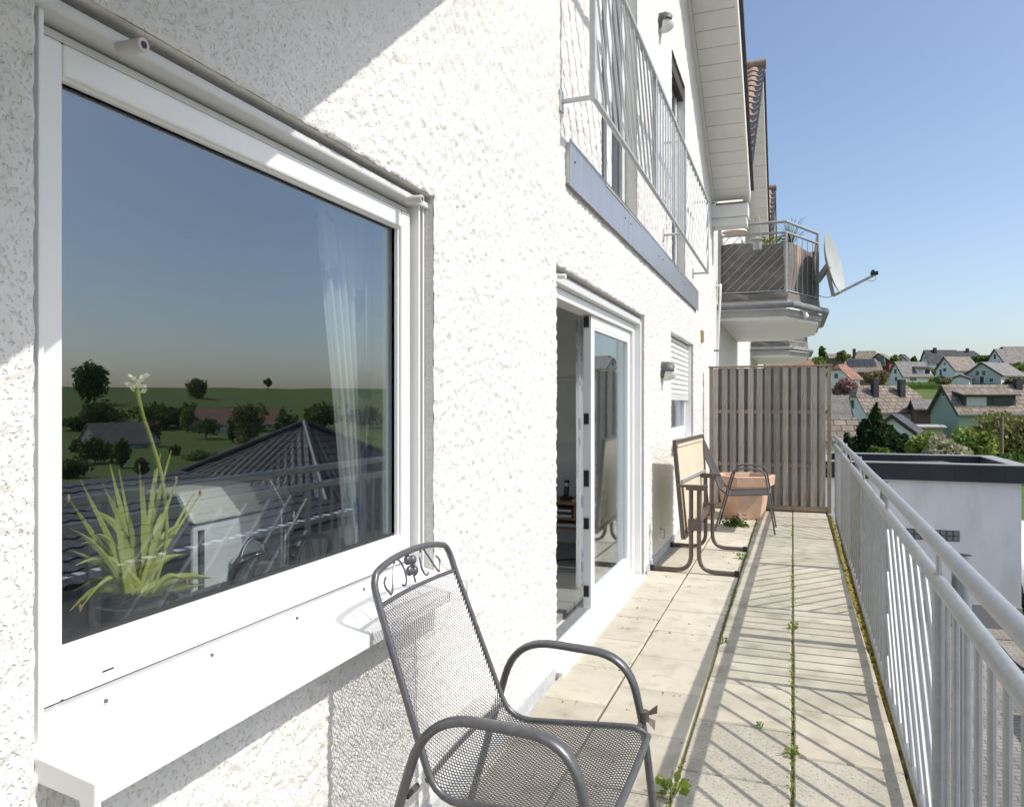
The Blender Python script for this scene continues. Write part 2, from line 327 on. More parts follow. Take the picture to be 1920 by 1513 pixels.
def np_mesh(name, V, Fq, m, parent=None, smooth=True):
    me = bpy.data.meshes.new(name); me.vertices.add(len(V)); me.vertices.foreach_set('co', V.astype(np.float32).ravel())
    k = Fq.shape[1]; n = len(Fq); me.loops.add(n * k); me.loops.foreach_set('vertex_index', Fq.astype(np.int32).ravel())
    me.polygons.add(n); me.polygons.foreach_set('loop_start', np.arange(0, n * k, k, dtype=np.int32))
    try: me.polygons.foreach_set('loop_total', np.full(n, k, dtype=np.int32))
    except Exception: pass
    me.polygons.foreach_set('use_smooth', np.full(n, smooth)); me.update(calc_edges=True); me.validate()
    me.materials.append(M[m] if isinstance(m, str) else m)
    o = bpy.data.objects.new(name, me); COL.objects.link(o)
    if parent is not None: o.parent = parent; o.matrix_parent_inverse = world_of(parent).inverted()
    return o

# ------------------------------------------------------------------ terrain, yard
PD = [(0, -2.9), (25, -3.0), (62, -4.2), (107, -5.0), (130, -1.0), (147, 2.6), (187, 5.4), (203, 7.0), (240, 11.5), (270, 15.0), (320, 16.5), (500, 12), (4000, 0)]
PR = [(0, -2.9), (40, -4.8), (120, -7.5), (220, -4.0), (420, 9.6), (520, 8.2), (4000, 0)]
def interp(P, r): return np.interp(r, [p[0] for p in P], [p[1] for p in P])
def ground_z(x, y):
    r = np.hypot(x, y); az = np.degrees(np.arctan2(x, y)); w = np.clip((az - 17) / 10, 0, 1); w = w * w * (3 - 2 * w)
    return interp(PD, r) * (1 - w) + interp(PR, r) * w
def gz(x, y): return float(ground_z(np.float64(x), np.float64(y)))
rad = np.concatenate([np.linspace(0, 60, 16)[1:], np.linspace(70, 520, 90), np.geomspace(560, 4000, 14)])
ang = np.linspace(0, 2 * np.pi, 361)[:-1]
A, RR = np.meshgrid(ang, rad); X = RR * np.sin(A); Y = RR * np.cos(A); Z = ground_z(X, Y) + (vnoise(X / 14, Y / 14, 3.) - .5) * np.clip((RR - 40) / 80, 0, 1) * .8
V = np.stack([X, Y, Z], -1).reshape(-1, 3); V = np.vstack([V, [[0, 0, -2.9]]])
nr, na = len(rad), len(ang); i, j = np.meshgrid(np.arange(nr - 1), np.arange(na), indexing='ij')
Fq = np.stack([i * na + j, (i + 1) * na + j, (i + 1) * na + (j + 1) % na, i * na + (j + 1) % na], -1).reshape(-1, 4)[:, ::-1]
g = np_mesh('ground', V[:-1], Fq, 'grass'); tag(g, 'grassy valley floor and hillside', None, kind='structure')
cap = MB().box(-60, 60, -60, 14, -2.95, -2.72).box(-60, 4.6, 14, 26, -2.95, -2.72)
tag(cap.build('yard', 'yard'), 'grey concrete block paving of the yard', None, kind='structure')

# ------------------------------------------------------------------ terrace
WX = -1.13
terr = tag(MB().box(-1.45, .415, -1.6, 10.42, -.32, -.062).build('terrace', 'slab'), 'concrete terrace slab', None, kind='structure')
tag(MB().box(-1.12, .40, -1.5, 10.40, -.061, -.014).build('joint_bed', 'grout', terr))
def paver_mesh(w, l, key):
    b = MB(); c = .006
    x, y = w / 2, l / 2
    vs = [(-x, -y, -.05), (x, -y, -.05), (x, y, -.05), (-x, y, -.05), (-x, -y, -c), (x, -y, -c), (x, y, -c), (-x, y, -c), (-x + c, -y + c, 0), (x - c, -y + c, 0), (x - c, y - c, 0), (-x + c, y - c, 0)]
    b.add(vs, [(4, 5, 9, 8), (5, 6, 10, 9), (6, 7, 11, 10), (7, 4, 8, 11), (8, 9, 10, 11), (0, 1, 5, 4), (1, 2, 6, 5), (2, 3, 7, 6), (3, 0, 4, 7)])
    return b
cols = [(-1.125, -.816, 3.40), (-.806, -.414, 3.17), (-.400, -.006, 3.40), (.006, .398, 3.17)]
protos = {}
for ci, (x0, x1, off) in enumerate(cols):
    k0 = int((-1.3 - off) / .49)
    for k in range(k0, 20):
        y0 = off + k * .49; y1 = y0 + .49
        if y0 > 10.35: break
        if y1 > 10.38: y1 = 10.38
        if y1 - y0 < .1: continue
        weather = (ci >= 2 and y0 < 3.0) or (ci == 1 and y0 < 2.2) 
        key = (ci, round(y1 - y0, 2), weather, y0 < 3.3)
        if key not in protos:
            o = paver_mesh(x1 - x0, y1 - y0 - .008, key).build('paver', 'paver2' if weather else 'paver3' if ci >= 2 or y0 < 3.3 else 'paver', terr); protos[key] = o
        else:
            o = protos[key].copy(); COL.objects.link(o)
        o.location = ((x0 + x1) / 2 + random.uniform(-.0015, .0015), (y0 + y1) / 2, random.uniform(-.003, .001))
        o.rotation_euler = (random.uniform(-.003, .003), random.uniform(-.003, .003), random.uniform(-.002, .002))
# plants in the joints
def leaf_quads(b, c, n, rad, h, size, up=.5):
    for _ in range(n):
        a = random.uniform(0, 6.28); r = rad * random.random() ** .5; p = Vector(c) + Vector((r * math.cos(a), r * math.sin(a), h * random.random()))
        d = Vector((math.cos(a), math.sin(a), random.uniform(.1, 1) * up)).normalized(); sd = d.orthogonal().normalized(); sd = Matrix.Rotation(random.uniform(0, 6.28), 3, d) @ sd
        s_ = size * random.uniform(.6, 1.4)
        b.add([p, p + d * s_ * .5 + sd * s_ * .32, p + d * s_, p + d * s_ * .5 - sd * s_ * .32], [(0, 1, 2, 3)])
def joint_growth(x, y0, y1, dens, wmat, seedamp, name, label):
    b = MB(); y = y0
    while y < y1:
        d = vnoise(np.float64(y * 2.1), np.float64(x * 3), 5.) ; d = float(d)
        if d > .47: leaf_quads(b, (x + random.uniform(-.008, .008), y, -.012), int(1 + 4 * d * seedamp), .009, .006, .008 + .007 * d, 1.2)
        y += dens * random.uniform(.4, 1.6)
    return tag(b.build(name, wmat), label, 'weeds', kind='stuff')
joint_growth(.0, 2.4, 10.3, .010, 'weed', 1.3, 'joint_weeds', 'small green weeds growing in the dark middle paving joint')
joint_growth(-.407, 2.2, 10.3, .013, 'weed', 1.1, 'joint_weeds', 'thin weeds along the paving joint between the two rail shadows')
joint_growth(-.811, 2.2, 9.0, .06, 'moss', .5, 'joint_weeds', 'dry sparse sprouts in the joint near the house wall')
b = MB()
for k in range(20):
    y = 3.40 + k * .49 - 1.5
    for _ in range(9): leaf_quads(b, (random.uniform(-1.1, -.42), y + random.choice((0, .26)), -.004), 2, .01, .006, .012, .6)
tag(b.build('cross_joint_weeds', 'moss'), 'tiny dry sprouts in the cross joints of the paving', 'weeds', kind='stuff')
def weed(x, y, s, lab):
    t = thing('weed_plant', lab, 'weed', (x, y, 0)); b = MB()
    leaf_quads(b, (x, y, 0), 24, .02 * s, .035 * s, .026 * s, 1.0); b.build('leaves', 'weed', t)
    c = MB()
    for k in range(4): a = k * 1.6; c.tube([(x, y, -.03), (x + .03 * s * math.cos(a), y + .03 * s * math.sin(a), .045 * s)], .0018, 5)
    c.build('stem', 'weed', t)
p = on_z(1258, 1490, 0); weed(p.x, p.y, 1.5, 'leafy green weed beside the front leg of the mesh chair')
p = on_z(1484, 1415, 0); weed(p.x, p.y, .8, 'small weed in the middle joint amid slanting bar shadows')
p = on_z(1487, 1180, 0); weed(p.x, p.y, .9, 'small weed in the middle joint beside the wide post shadow')
p = on_z(1392, 1048, 0); weed(p.x, p.y, 1.3, 'tall grassy weed by the foot of the folded table')
p = on_z(1355, 1205, 0); weed(p.x, p.y, .7, 'tiny weed between the two long rail shadows')
p = on_z(1425, 1363, 0); weed(p.x, p.y, .45, 'tiny sprout on a grey speckled paver')
# mossy gap along the edge
b = MB()
for _ in range(1500):
    y = random.uniform(2.0, 10.35); x = .408 + random.gauss(0, .012) + .004 * y * .6
    s_ = random.uniform(.008, .02); b.ball((x, y, -.02 + random.uniform(-.008, .006)), s_, s_ * 1.4, s_ * .6, 5, 4)
tag(b.build('moss_strip', 'moss', None, True), 'yellow brown moss strip along the outer paving edge', 'moss', kind='stuff')

# ------------------------------------------------------------------ our house: wall with relief
house = thing('house', 'white roughcast house with gable roof whose wall borders the terrace', 'house', (-1.4, 5, 0))
OPEN = [(.845, 2.262, .815, 2.095), (3.651, 6.07, -.02, 2.112), (7.494, 9.281, .985, 2.112), (4.62, 5.78, 2.78, 4.95), (7.55, 8.55, 2.78, 4.95)]
def axis(edges, a, b, fine):
    pts = []
    marks = sorted(set([a, b] + [e for e in edges if a < e < b] + [m for m, _ in fine if a < m < b]))
    for p, q in zip(marks[:-1], marks[1:]):
        mid = (p + q) / 2; st = [s for m, s in fine if m <= mid][-1]; n = max(1, int(math.ceil((q - p) / st)))
        pts += list(np.linspace(p, q, n + 1)[:-1])
    return np.array(pts + [b])
ys = axis([e for o in OPEN for e in o[:2]], -1.6, 11.75, [(-9, .1), (.72, .0075), (3.0, .010), (3.7, .022), (7.5, .045)])
zs = axis([e for o in OPEN for e in o[2:]], .03, 7.3, [(-9, .008), (2.45, .014), (3.2, .03), (5, .15)])
YY, ZZ = np.meshgrid(ys, zs, indexing='ij')
wy = YY + (vnoise(YY * 40, ZZ * 40, 8.) - .5) * .02; wz = ZZ + (vnoise(YY * 40, ZZ * 40, 9.) - .5) * .02
n1 = vnoise(wy * 66, wz * 62, 1.); n2 = vnoise(wy * 112, wz * 112, 2.); n3 = vnoise(wy * 26, wz * 26, 4.)
hgt = np.clip(n1 * .50 + n2 * .40 + n3 * .28 - .25, 0, .62)
hgt = np.minimum(hgt, .52 + .3 * (hgt - .52)) * .021
EDGE = np.ones_like(YY)
gy = np.minimum(7.42, 99)
keep = np.ones((len(ys) - 1, len(zs) - 1), bool); ym = (ys[:-1] + ys[1:]) / 2; zm = (zs[:-1] + zs[1:]) / 2
jit = (vnoise(YY * 70, ZZ * 70, 11.) - .3) * .006
DY = np.zeros_like(YY); DZ = np.zeros_like(ZZ)
for (a, b_, c, d) in OPEN:
    keep &= ~(((ym > a) & (ym < b_))[:, None] & ((zm > c) & (zm < d))[None, :])
    inz = (zs >= c - 1e-6) & (zs <= d + 1e-6); iny = (ys >= a - 1e-6) & (ys <= b_ + 1e-6)
    for e, sg in ((a, 1), (b_, -1)):
        k = np.argmin(abs(ys - e)); DY[k, inz] = sg * jit[k, inz] * .6; EDGE[k, inz] = .3
    k = np.argmin(abs(zs - d)); DZ[iny, k] = -jit[iny, k] * .25; EDGE[iny, k] = .3
XX = WX - .0035 + hgt * EDGE
# gable outline: drop what lies above the roof line
def verge_z(y):
    return np.where(y < 6.6, 3.42 + .865 * (y - 2.23), 7.2 - .56 * (y - 6.6))
keep &= (zm[None, :] < verge_z(ym)[:, None] + .05)
V = np.stack([XX, YY + DY, ZZ + DZ], -1).reshape(-1, 3); nz = len(zs)
i, j = np.nonzero(keep); Fq = np.stack([i * nz + j, (i + 1) * nz + j, (i + 1) * nz + j + 1, i * nz + j + 1], -1)
wall = np_mesh('wall', V, Fq, 'plaster', house, True)
# inner masonry so that no light leaks behind the render coat
def wall_with_holes(x0, x1, Y0, Y1, Z0, Z1, holes, name, m, parent):
    yb = sorted(set([Y0, Y1] + [e for h in holes for e in h[:2]])); zb = sorted(set([Z0, Z1] + [e for h in holes for e in h[2:]])); b = MB()
    for a, c in zip(yb[:-1], yb[1:]):
        for d, e in zip(zb[:-1], zb[1:]):
            if any(h[0] <= a and c <= h[1] and h[2] <= d and e <= h[3] for h in holes): continue
            b.box(x0, x1, a, c, d, e)
    return b.build(name, m, parent)
wall_with_holes(-1.42, WX - .0045, -1.6, 11.74, -.3, 3.2, OPEN[:3] + [(o[0], o[1], o[2], 3.2) for o in OPEN[3:]], 'masonry', 'reveal', house)
wall_with_holes(-1.42, WX - .0045, -1.6, 11.74, 3.2, 4.95, [(o[0], o[1], 3.2, o[3]) for o in OPEN[3:]], 'masonry', 'reveal', house)
MB().prism([(-1.42, -1.6, 4.95), (-1.42, 11.74, 4.95), (-1.42, 11.74, 4.96), (-1.42, 10.4, 5.06), (-1.42, 6.6, 7.15), (-1.42, 4.2, 5.1)], (.27, 0, 0)).build('gable_masonry', 'reveal', house)
MB().box(-7, -1.43, 11.5, 11.74, -2.7, 4.6).build('side_wall', 'white', house)
# plinth strips
for (a, b_) in ((-1.5, 3.60), (6.14, 7.46), (7.46, 11.7)):
    MB().box(WX - .03, WX + .012, a, b_, -.05, .075).build('plinth', 'plinth', house, bevel=.004)

# roof and boarded soffit
def roof_edge(parent, y0, z0, y1, z1, xw, over, boards, tile='darktile', boardmat='soffit', n=13):
    """one slope of a verge: soffit boards, inner moulding, fascia, tile edge. (y0,z0)-(y1,z1) is the soffit line."""
    d = Vector((0, y1 - y0, z1 - z0)); L_ = d.length; t = d.normalized(); up = Vector((0, -t.z, t.y))
    if up.z < 0: up = -up
    A_ = Vector((xw, y0, z0))
    def pr(x0, x1, s0, s1, h0, h1):
        q = [A_ + t * s + up * h + Vector((x0 - xw, 0, 0)) for (s, h) in ((s0, h0), (s1, h0), (s1, h1), (s0, h1))]
        return MB().prism(q, (x1 - x0, 0, 0))
    rf = pr(xw - 3, xw + over - .002, 0, L_, .03, .16).build('roof', 'fascia', parent)
    st = L_ / n
    if boards:
        for k in range(n):
            pr(xw + .045, xw + over - .03, k * st + .007, (k + 1) * st, -.012 + random.uniform(-.001, .001), .029).build('soffit_board', boardmat, rf, bevel=.003)
        pr(xw, xw + over - .05, 0, L_, .004, .028).build('soffit_backing', 'fascia', rf)
    else:
        pr(xw + .045, xw + over - .03, 0, L_, -.012, .029).build('soffit_board', boardmat, rf)
    pr(xw - .02, xw + .043, 0, L_, -.06, .029).build('moulding', 'soffit', rf, bevel=.006)
    pr(xw + over - .028, xw + over, 0, L_, -.07, .15).build('fascia', 'soffit', rf)
    m = int(L_ / .34)
    for k in range(m):
        s0 = k * L_ / m
        q = pr(xw + over - .1, xw + over + .045, s0, s0 + L_ / m + .03, .165 + (k % 2) * .004, .20 + (k % 2) * .004)
        q.build('verge_tile', tile, rf)
    return rf
VZ = lambda y: float(verge_z(np.float64(y)))
roof_edge(house, 6.58, VZ(6.58) , -1.6, VZ(-1.6), WX, .55, False, n=1)
rf = roof_edge(house, 6.6, VZ(6.6), 11.55, VZ(11.55), WX, .55, True, n=24)
# boxed eave at the foot of the slope
ze = VZ(11.6)
MB().box(WX - .02, WX + .52, 11.45, 11.80, ze - .24, ze - .06).build('eave_box', 'soffit', house, bevel=.006)
MB().box(WX - .02, WX + .50, 11.50, 11.80, ze - .36, ze - .243).build('eave_board', 'soffit', house, bevel=.006)
MB().box(WX + .06, WX + .50, 11.44, 11.60, ze - .058, ze - .035).build('eave_gap_board', 'wooddark', house)

# ------------------------------------------------------------------ windows and doors
def frame_ring(y0, y1, z0, z1, w, x0, x1, wb=None):
    wb = wb or w; b = MB()
    b.box(x0, x1, y0, y0 + w, z0, z1).box(x0, x1, y1 - w, y1, z0, z1).box(x0, x1, y0 + w, y1 - w, z1 - w, z1).box(x0, x1, y0 + w, y1 - w, z0, z0 + wb); return b
# kitchen window
a, b_, c, d = OPEN[0]
win = frame_ring(a + .006, b_ - .045, .845, 2.052, .058, -1.27, -1.205).build('window', 'pvc', house, bevel=.004)
win['label'] = 'wide white kitchen window with grey roller shutter guide'
frame_ring(.886, 2.202, .882, 2.028, .056, -1.262, -1.188).build('sash', 'pvc', win, bevel=.006)
frame_ring(.932, 2.156, .930, 1.982, .014, -1.238, -1.200).build('glazing_bead', 'pvc', win, bevel=.004)
frame_ring(.940, 2.148, .972, 1.974, .006, -1.236, -1.214).build('gasket', 'rubber', win)
MB().box(-1.225, -1.219, .943, 2.145, .945, 1.971).build('pane', 'glass', win)
MB().box(-1.243, -1.192, .9425, 2.1455, .915, .972).build('bottom_bead', 'pvc', win, bevel=.004)
for y in (a + .004, b_ - .043):
    MB().box(-1.222, -1.212, y, y + .04, .83, 2.09).build('shutter_guide_back', 'shutbox', win)
    for yy in (y, y + .030): MB().box(-1.212, -1.165, yy, yy + .010, .83, 2.072).build('shutter_guide', 'pvc', win, bevel=.002)
MB().box(-1.262, -1.150, a, b_, 2.055, 2.078).build('shutter_end_bar', 'shutbox', win, bevel=.006)
MB().box(-1.27, -1.19, a, b_, 2.078, 2.12).build('shutter_slat', 'shutbox', win)
for y in (1.03, 2.115):
    MB().tube([(-1.155, y, 2.050), (-1.098, y, 2.048)], .0125, 18).build('stopper', 'plastic_grey', win, True)
    MB().tube([(-1.105, y, 2.048), (-1.0975, y, 2.048)], .0068, 14).build('stopper_hole', 'trim', win, True)
frame_ring(.880, 2.208, .876, 2.034, .005, -1.206, -1.2025).build('drawn_shadow_line', 'rubber', win)  # dark ring laid on to draw the shade line between frame and sash
# outer sill
sl = MB().prism([(-1.200, .858, .842), (-1.200, .858, .836), (-1.012, .858, .806), (-1.012, .858, .780), (-1.006, .858, .780), (-1.006, .858, .811)], (0, 1.392, 0)).build('sill', 'sillalu', win, bevel=.002)
for y in (.846, 2.250):
    MB().prism([(-1.20, y, .850), (-1.20, y, .805), (-1.035, y, .785), (-1.03, y, .765), (-1.000, y, .765), (-1.000, y, .818)], (0, .012, 0)).build('sill_end_cap', 'pvc', win, bevel=.003)
MB().box(-1.21, -1.192, .87, 2.20, .842, .866).build('sill_upstand', 'sillalu', win, bevel=.003)
for y in (1.03, 1.30, 1.60, 1.92):
    MB().tube([(-1.192, y, .850), (-1.188, y, .850)], .0038, 8).build('screw', 'darkgrey', win)
MB().box(-1.2055, -1.1875, 1.02, 1.045, .905, .9085).build('drain_slot', 'trim', win)

# sliding door
a, b_, c, d = OPEN[1]
dr = frame_ring(a + .012, b_ - .05, .012, 2.035, .06, -1.31, -1.20, .055).build('sliding_door', 'pvc', house, bevel=.004)
dr['label'] = 'white sliding terrace door standing half open'
MB().box(-1.30, -1.16, a, b_, 2.037, 2.09).build('shutter_end_bar', 'shutbox', dr, bevel=.008)
MB().box(-1.24, -1.19, a, b_, 2.072, 2.13).build('shutter_slat', 'pvc', dr, bevel=.008)
MB().tube([(-1.165, a + .07, 2.062), (-1.10, a + .07, 2.058)], .013, 12).build('stopper', 'pvc', dr, True)
MB().box(-1.215, -1.150, b_ - .048, b_ - .012, -.01, 2.06).build('shutter_guide', 'pvc', dr, bevel=.003)
ys0 = 4.72
sa = frame_ring(ys0, b_ - .115, .070, 1.972, .075, -1.278, -1.222, .085)
sa.build('sash', 'pvc', dr, bevel=.005)
frame_ring(ys0 + .076, b_ - .19, .156, 1.897, .012, -1.262, -1.225).build('glazing_bead', 'pvc', dr)
MB().box(-1.250, -1.244, ys0 + .07, b_ - .185, .15, 1.90).build('pane', 'glass2', dr)
for z in (1.93, 1.30, .93, .62, .18):
    MB().box(-1.272, -1.238, ys0 - .010, ys0 - .001, z - (.07 if abs(z - .93) < .01 else .035), z + .035).build('latch', 'black', dr)
MB().box(-1.23, -1.10, a + .02, b_ - .06, -.012, .022).build('threshold', 'sillalu', dr, bevel=.004)
MB().box(-1.30, -1.232, a + .02, ys0 - .02, .067, .078).build('floor_track', 'galv', dr)

# small window with half lowered shutter
a, b_, c, d = OPEN[2]
sw = frame_ring(a + .01, b_ - .05, 1.0, 2.07, .06, -1.29, -1.22).build('window', 'pvc', house, bevel=.004)
sw['label'] = 'small window with its white roller shutter half lowered'
frame_ring(a + .06, b_ - .10, 1.045, 2.02, .075, -1.28, -1.21, .085).build('sash', 'pvc', sw, bevel=.004)
MB().box(-1.245, -1.240, a + .12, b_ - .16, 1.12, 1.96).build('pane', 'glass2', sw)
MB().box(-1.215, -1.155, b_ - .05, b_ - .02, 1.0, 2.1).build('shutter_guide', 'pvc', sw)
MB().prism([(-1.21, a, 1.0), (-1.06, a, .975), (-1.06, a, .945), (-1.21, a, .97)], (0, b_ - a, 0)).build('sill', 'sillalu', sw, bevel=.003)
nsl = 11; top, bot = 2.105, 1.49
for k in range(nsl):
    z0 = bot + (top - bot) * k / nsl; h = (top - bot) / nsl; pr = []
    for q in range(7):
        t = q / 6; pr.append((-1.200 + .013 * math.sin(math.pi * t) ** .7, a + .005, z0 + .002 + (h - .004) * t))
    pr += [(-1.212, a + .005, z0 + h - .002), (-1.212, a + .005, z0 + .002)]
    MB().prism(pr, (0, b_ - a - .05, 0)).build('shutter_slat', 'pvc', sw)
MB().box(-1.215, -1.185, a + .005, b_ - .045, bot - .055, bot).build('shutter_end_bar', 'shutbox', sw, bevel=.004)

# upper french windows behind the guard
for (a, b_, c, d), lb in zip(OPEN[3:], ('tall french window behind the slanting bars of the upper guard', 'tall french window behind the upright bars of the upper guard')):
    w = frame_ring(a + .01, b_ - .02, c + .02, d - .01, .06, -1.29, -1.225).build('window', 'pvc', house, bevel=.004); w['label'] = lb
    ym_ = (a + b_) / 2
    for q0, q1 in ((a + .06, ym_), (ym_, b_ - .07)):
        frame_ring(q0, q1, c + .07, d - .06, .07, -1.28, -1.215).build('sash', 'pvc', w, bevel=.004)
        MB().box(-1.245, -1.240, q0 + .06, q1 - .06, c + .13, d - .12).build('pane', 'farglass', w)
    MB().box(-1.23, -1.095, a - .02, b_ + .02, c - .012, c + .018).build('sill', 'fascia', w, bevel=.003)
MB().box(-1.22, -1.15, 7.5, 8.6, 4.80, 4.95).build('shutter_end_bar', 'trim', house)
# rooms behind the openings
def room(Y0, Y1, z0, z1, X0, wm, fm, cm, rear=True):
    MB().box(X0, -1.415, Y0, Y1, z0 - .05, z0).build('room_floor', fm, house)
    MB().box(X0, -1.415, Y0, Y1, z1, z1 + .05).build('room_ceiling', cm, house)
    ym_ = (Y0 + Y1) / 2; hw = (Y1 - Y0) * .44
    wall_with_holes(X0 - .05, X0, Y0 - .05, Y1 + .05, z0 - .05, z1 + .05, [(ym_ - hw, ym_ + hw, .75, 2.15)] if rear else [], 'room_wall', wm, house)  # unseen opening in the back wall, added so daylight brightens the room
    if rear: frame_ring(ym_ - hw, ym_ + hw, .75, 2.15, .07, X0 - .06, X0 + .02).build('added_rear_opening_frame', 'pvc', house)
    MB().box(X0, -1.415, Y0 - .05, Y0, z0 - .05, z1 + .05).build('room_wall', wm, house)
    return MB().box(X0, -1.415, Y1, Y1 + .05, z0 - .05, z1 + .05).build('room_wall', wm, house)
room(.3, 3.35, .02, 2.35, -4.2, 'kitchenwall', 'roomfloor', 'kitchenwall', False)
room(3.45, 7.15, .02, 2.45, -5.2, 'roomwall', 'roomfloor', 'roomwall')
room(7.30, 9.6, .02, 2.45, -3.0, 'roomwall', 'roomfloor', 'white')
for z in (.98, 1.62): MB().box(-5.1, -1.43, 7.115, 7.149, z, z + .03).build('dado_rail', 'white', house)

# ------------------------------------------------------------------ terrace railing
rail = thing('terrace_railing', 'galvanised tube railing with upright and slanting bars along the terrace edge', 'railing', (.42, 5, 0))
RX = lambda y: .372 + .0125 * y
RY0, RY1 = -1.2, 10.28
for z, r in ((.985, .0225), (.875, .0225), (.075, .016)):
    MB().tube([(RX(y), y, z + .002 * math.sin(y * 2.3)) for y in np.linspace(RY0, RY1, 24)], r, 14).build('rail', 'galv', rail, True)
posts = [-.42, 1.04, 2.50, 3.96, 5.42, 6.88, 8.34, 9.80]
pb = None
for y in posts:
    MB().tube([(RX(y), y, .06), (RX(y), y, .87)], .0185, 12).build('post', 'galv', rail, True)
    MB().tube([(RX(y), y, .885), (RX(y), y, .975)], .008, 8).build('spacer', 'galv', rail, True)
def slant_bars(kk_, y0, y1, z0, z1, step, up, xf, r, parent, m):
    kk_ = kk_ or 1.; h = (z1 - z0) * kk_; s = y0 - h + step * .6
    while s < y1:
        a_, b2 = (s, s + h)
        lo, hi = max(a_, y0), min(b2, y1)
        if hi - lo > .03:
            if up: p, q = (lo, z0 + (lo - a_) / kk_), (hi, z0 + (hi - a_) / kk_)
            else: p, q = (lo, z1 - (lo - a_) / kk_), (hi, z1 - (hi - a_) / kk_)
            MB().tube([(xf(p[0]), p[0], p[1]), (xf(q[0]), q[0], q[1])], r, 8).build('bar', m, parent, True)
        s += step
for k in range(len(posts) - 1):
    y0, y1 = posts[k], posts[k + 1]
    if k % 2 == 0 or k == 1 and False:
        pass
    if k in (2, 4, 6):
        slant_bars(None, y0, y1, .085, .87, .20, k != 4, RX, .0092, rail, 'galv')
    else:
        n = 11
        for q in range(1, n):
            y = y0 + (y1 - y0) * q / n; MB().tube([(RX(y), y, .08), (RX(y), y, .865)], .0092, 8).build('bar', 'galv', rail, True)
for y in (.3, 2.50, 4.70, 6.90, 9.10):
    x = RX(y) + .062
    MB().tube([(x, y + .02, -.5), (x, y + .02, .955)], .026, 16, open_end=True).tube([(x, y + .02, .955), (x, y + .02, .90)], .0215, 16, open_end=True).tube([(x, y + .02, -.5), (x, y + .02, .90)], .021, 12).build('outer_post', 'galv', rail, True)
    for z in (.835, .15): MB().box(RX(y) + .01, x, y + .008, y + .032, z - .012, z + .012).build('bracket', 'galvold', rail)
MB().bar((RX(-1.2) + .005, -1.2, -.03), (RX(10.3) + .005, 10.3, -.03), .012, .09).build('edge_flashing', 'galv', rail)

# ------------------------------------------------------------------ upper balcony guard
gd = thing('balcony_guard', 'pale grey steel guard with slanting bars in front of the upper windows', 'guard', (-.96, 6.4, 2.95))
GX = lambda y: -.955
for z, r in ((2.965, .016), (3.82, .021)):
    MB().tube([(-.955, 3.72, z), (-.955, 9.2, z)], r, 12).build('rail', 'guard', gd, True)
gp = [3.72, 5.55, 7.20, 9.20]
for y in gp: MB().bar((-.955, y, 2.95), (-.955, y, 3.83), .032, .032, (1, 0, 0)).build('post', 'guard', gd, bevel=.004)
slant_bars(.55, gp[0], gp[1], 2.97, 3.81, .155, False, GX, .007, gd, 'guard')
for q in range(1, 13): y = gp[1] + (gp[2] - gp[1]) * q / 13; MB().tube([(-.955, y, 2.97), (-.955, y, 3.81)], .007, 8).build('bar', 'guard', gd, True)
slant_bars(.7, gp[2], gp[3], 2.97, 3.81, .19, True, GX, .007, gd, 'guard')
for y in (3.72, 7.0, 9.2):
    MB().tube([(WX, y, 2.965), (-.955, y, 2.965)], .0125, 10).build('bracket', 'guard', gd, True)
    MB().box(WX + .002, WX + .012, y - .03, y + .03, 2.91, 3.02).build('wall_plate', 'guard', gd, bevel=.002)
    MB().tube([(WX, y, 3.82), (-.955, y, 3.82)], .0125, 10).build('bracket', 'guard', gd, True)

# metal sheets below the guard
ml = thing('metal_fascia', 'long strip of grey metal sheets screwed to the wall below the upper guard', 'cladding', (WX, 6.6, 2.55))
cuts = [3.80, 5.28, 6.72, 8.22, 9.55]
for k in range(4):
    s_ = MB().box(WX + .026, WX + .030 + .0012 * (k % 2), cuts[k], cuts[k + 1] + .012 * (k < 3), 2.552, 2.800).build('sheet', 'panel', ml, bevel=.001)
    for y in (cuts[k] + .09, cuts[k + 1] - .09): MB().lathe([(.007, 0), (.006, .004), (.002, .005)], (WX + .031, y, 2.70), 8, (1, 0, 0)).build('screw', 'darkgrey', s_)
MB().box(WX, WX + .026, 3.81, 9.54, 2.57, 2.785).build('backing', 'reveal', ml)

# wall lamps, small wall box, tap
def wall_lamp(y, z, lab):
    t = thing('wall_lamp', lab, 'lamp', (WX, y, z), 'half covered outdoor wall lamps')
    MB().lathe([(.085, 0), (.085, .03), (.07, .045)], (WX, y, z), 20, (1, 0, 0)).build('base', 'darkgrey', t, True)
    MB().ball((WX + .04, y, z - .012), .10, .072, .082, 18, 12).build('glass_bowl', mat('lamp_glass', (.72, .72, .68), .25), t, True)
    b = MB(); n = 12; prof = []
    for i in range(n + 1):
        a_ = math.pi * i / n; prof.append((math.cos(a_), math.sin(a_)))
    vs = []; fs = []
    for d_ in range(6):
        xx = WX + .03 + .095 * math.sin(d_ / 5 * math.pi / 2); rr = .09 * math.cos(d_ / 5 * math.pi / 2) ** .5 if d_ < 5 else .02
        vs += [(xx, y + c_ * rr, z - .005 + s2 * rr) for c_, s2 in prof]
    for d_ in range(5): fs += [(d_ * (n + 1) + i, d_ * (n + 1) + i + 1, (d_ + 1) * (n + 1) + i + 1, (d_ + 1) * (n + 1) + i) for i in range(n)]
    b.add(vs, fs); o = b.build('hood', 'darkgrey', t, True); sm = o.modifiers.new('s', 'SOLIDIFY'); sm.thickness = .008
    for q in (.35, .65): MB().tube([(WX + .03 + .095 * q, y + .095 * (1 - q * q) ** .5 * math.cos(a_), z - .005 + .095 * (1 - q * q) ** .5 * math.sin(a_)) for a_ in np.linspace(0, math.pi, 12)], .005, 6).build('rib', 'darkgrey', t, True)
wall_lamp(6.93, 1.70, 'dark hooded lamp on the wall beside the small shuttered window')
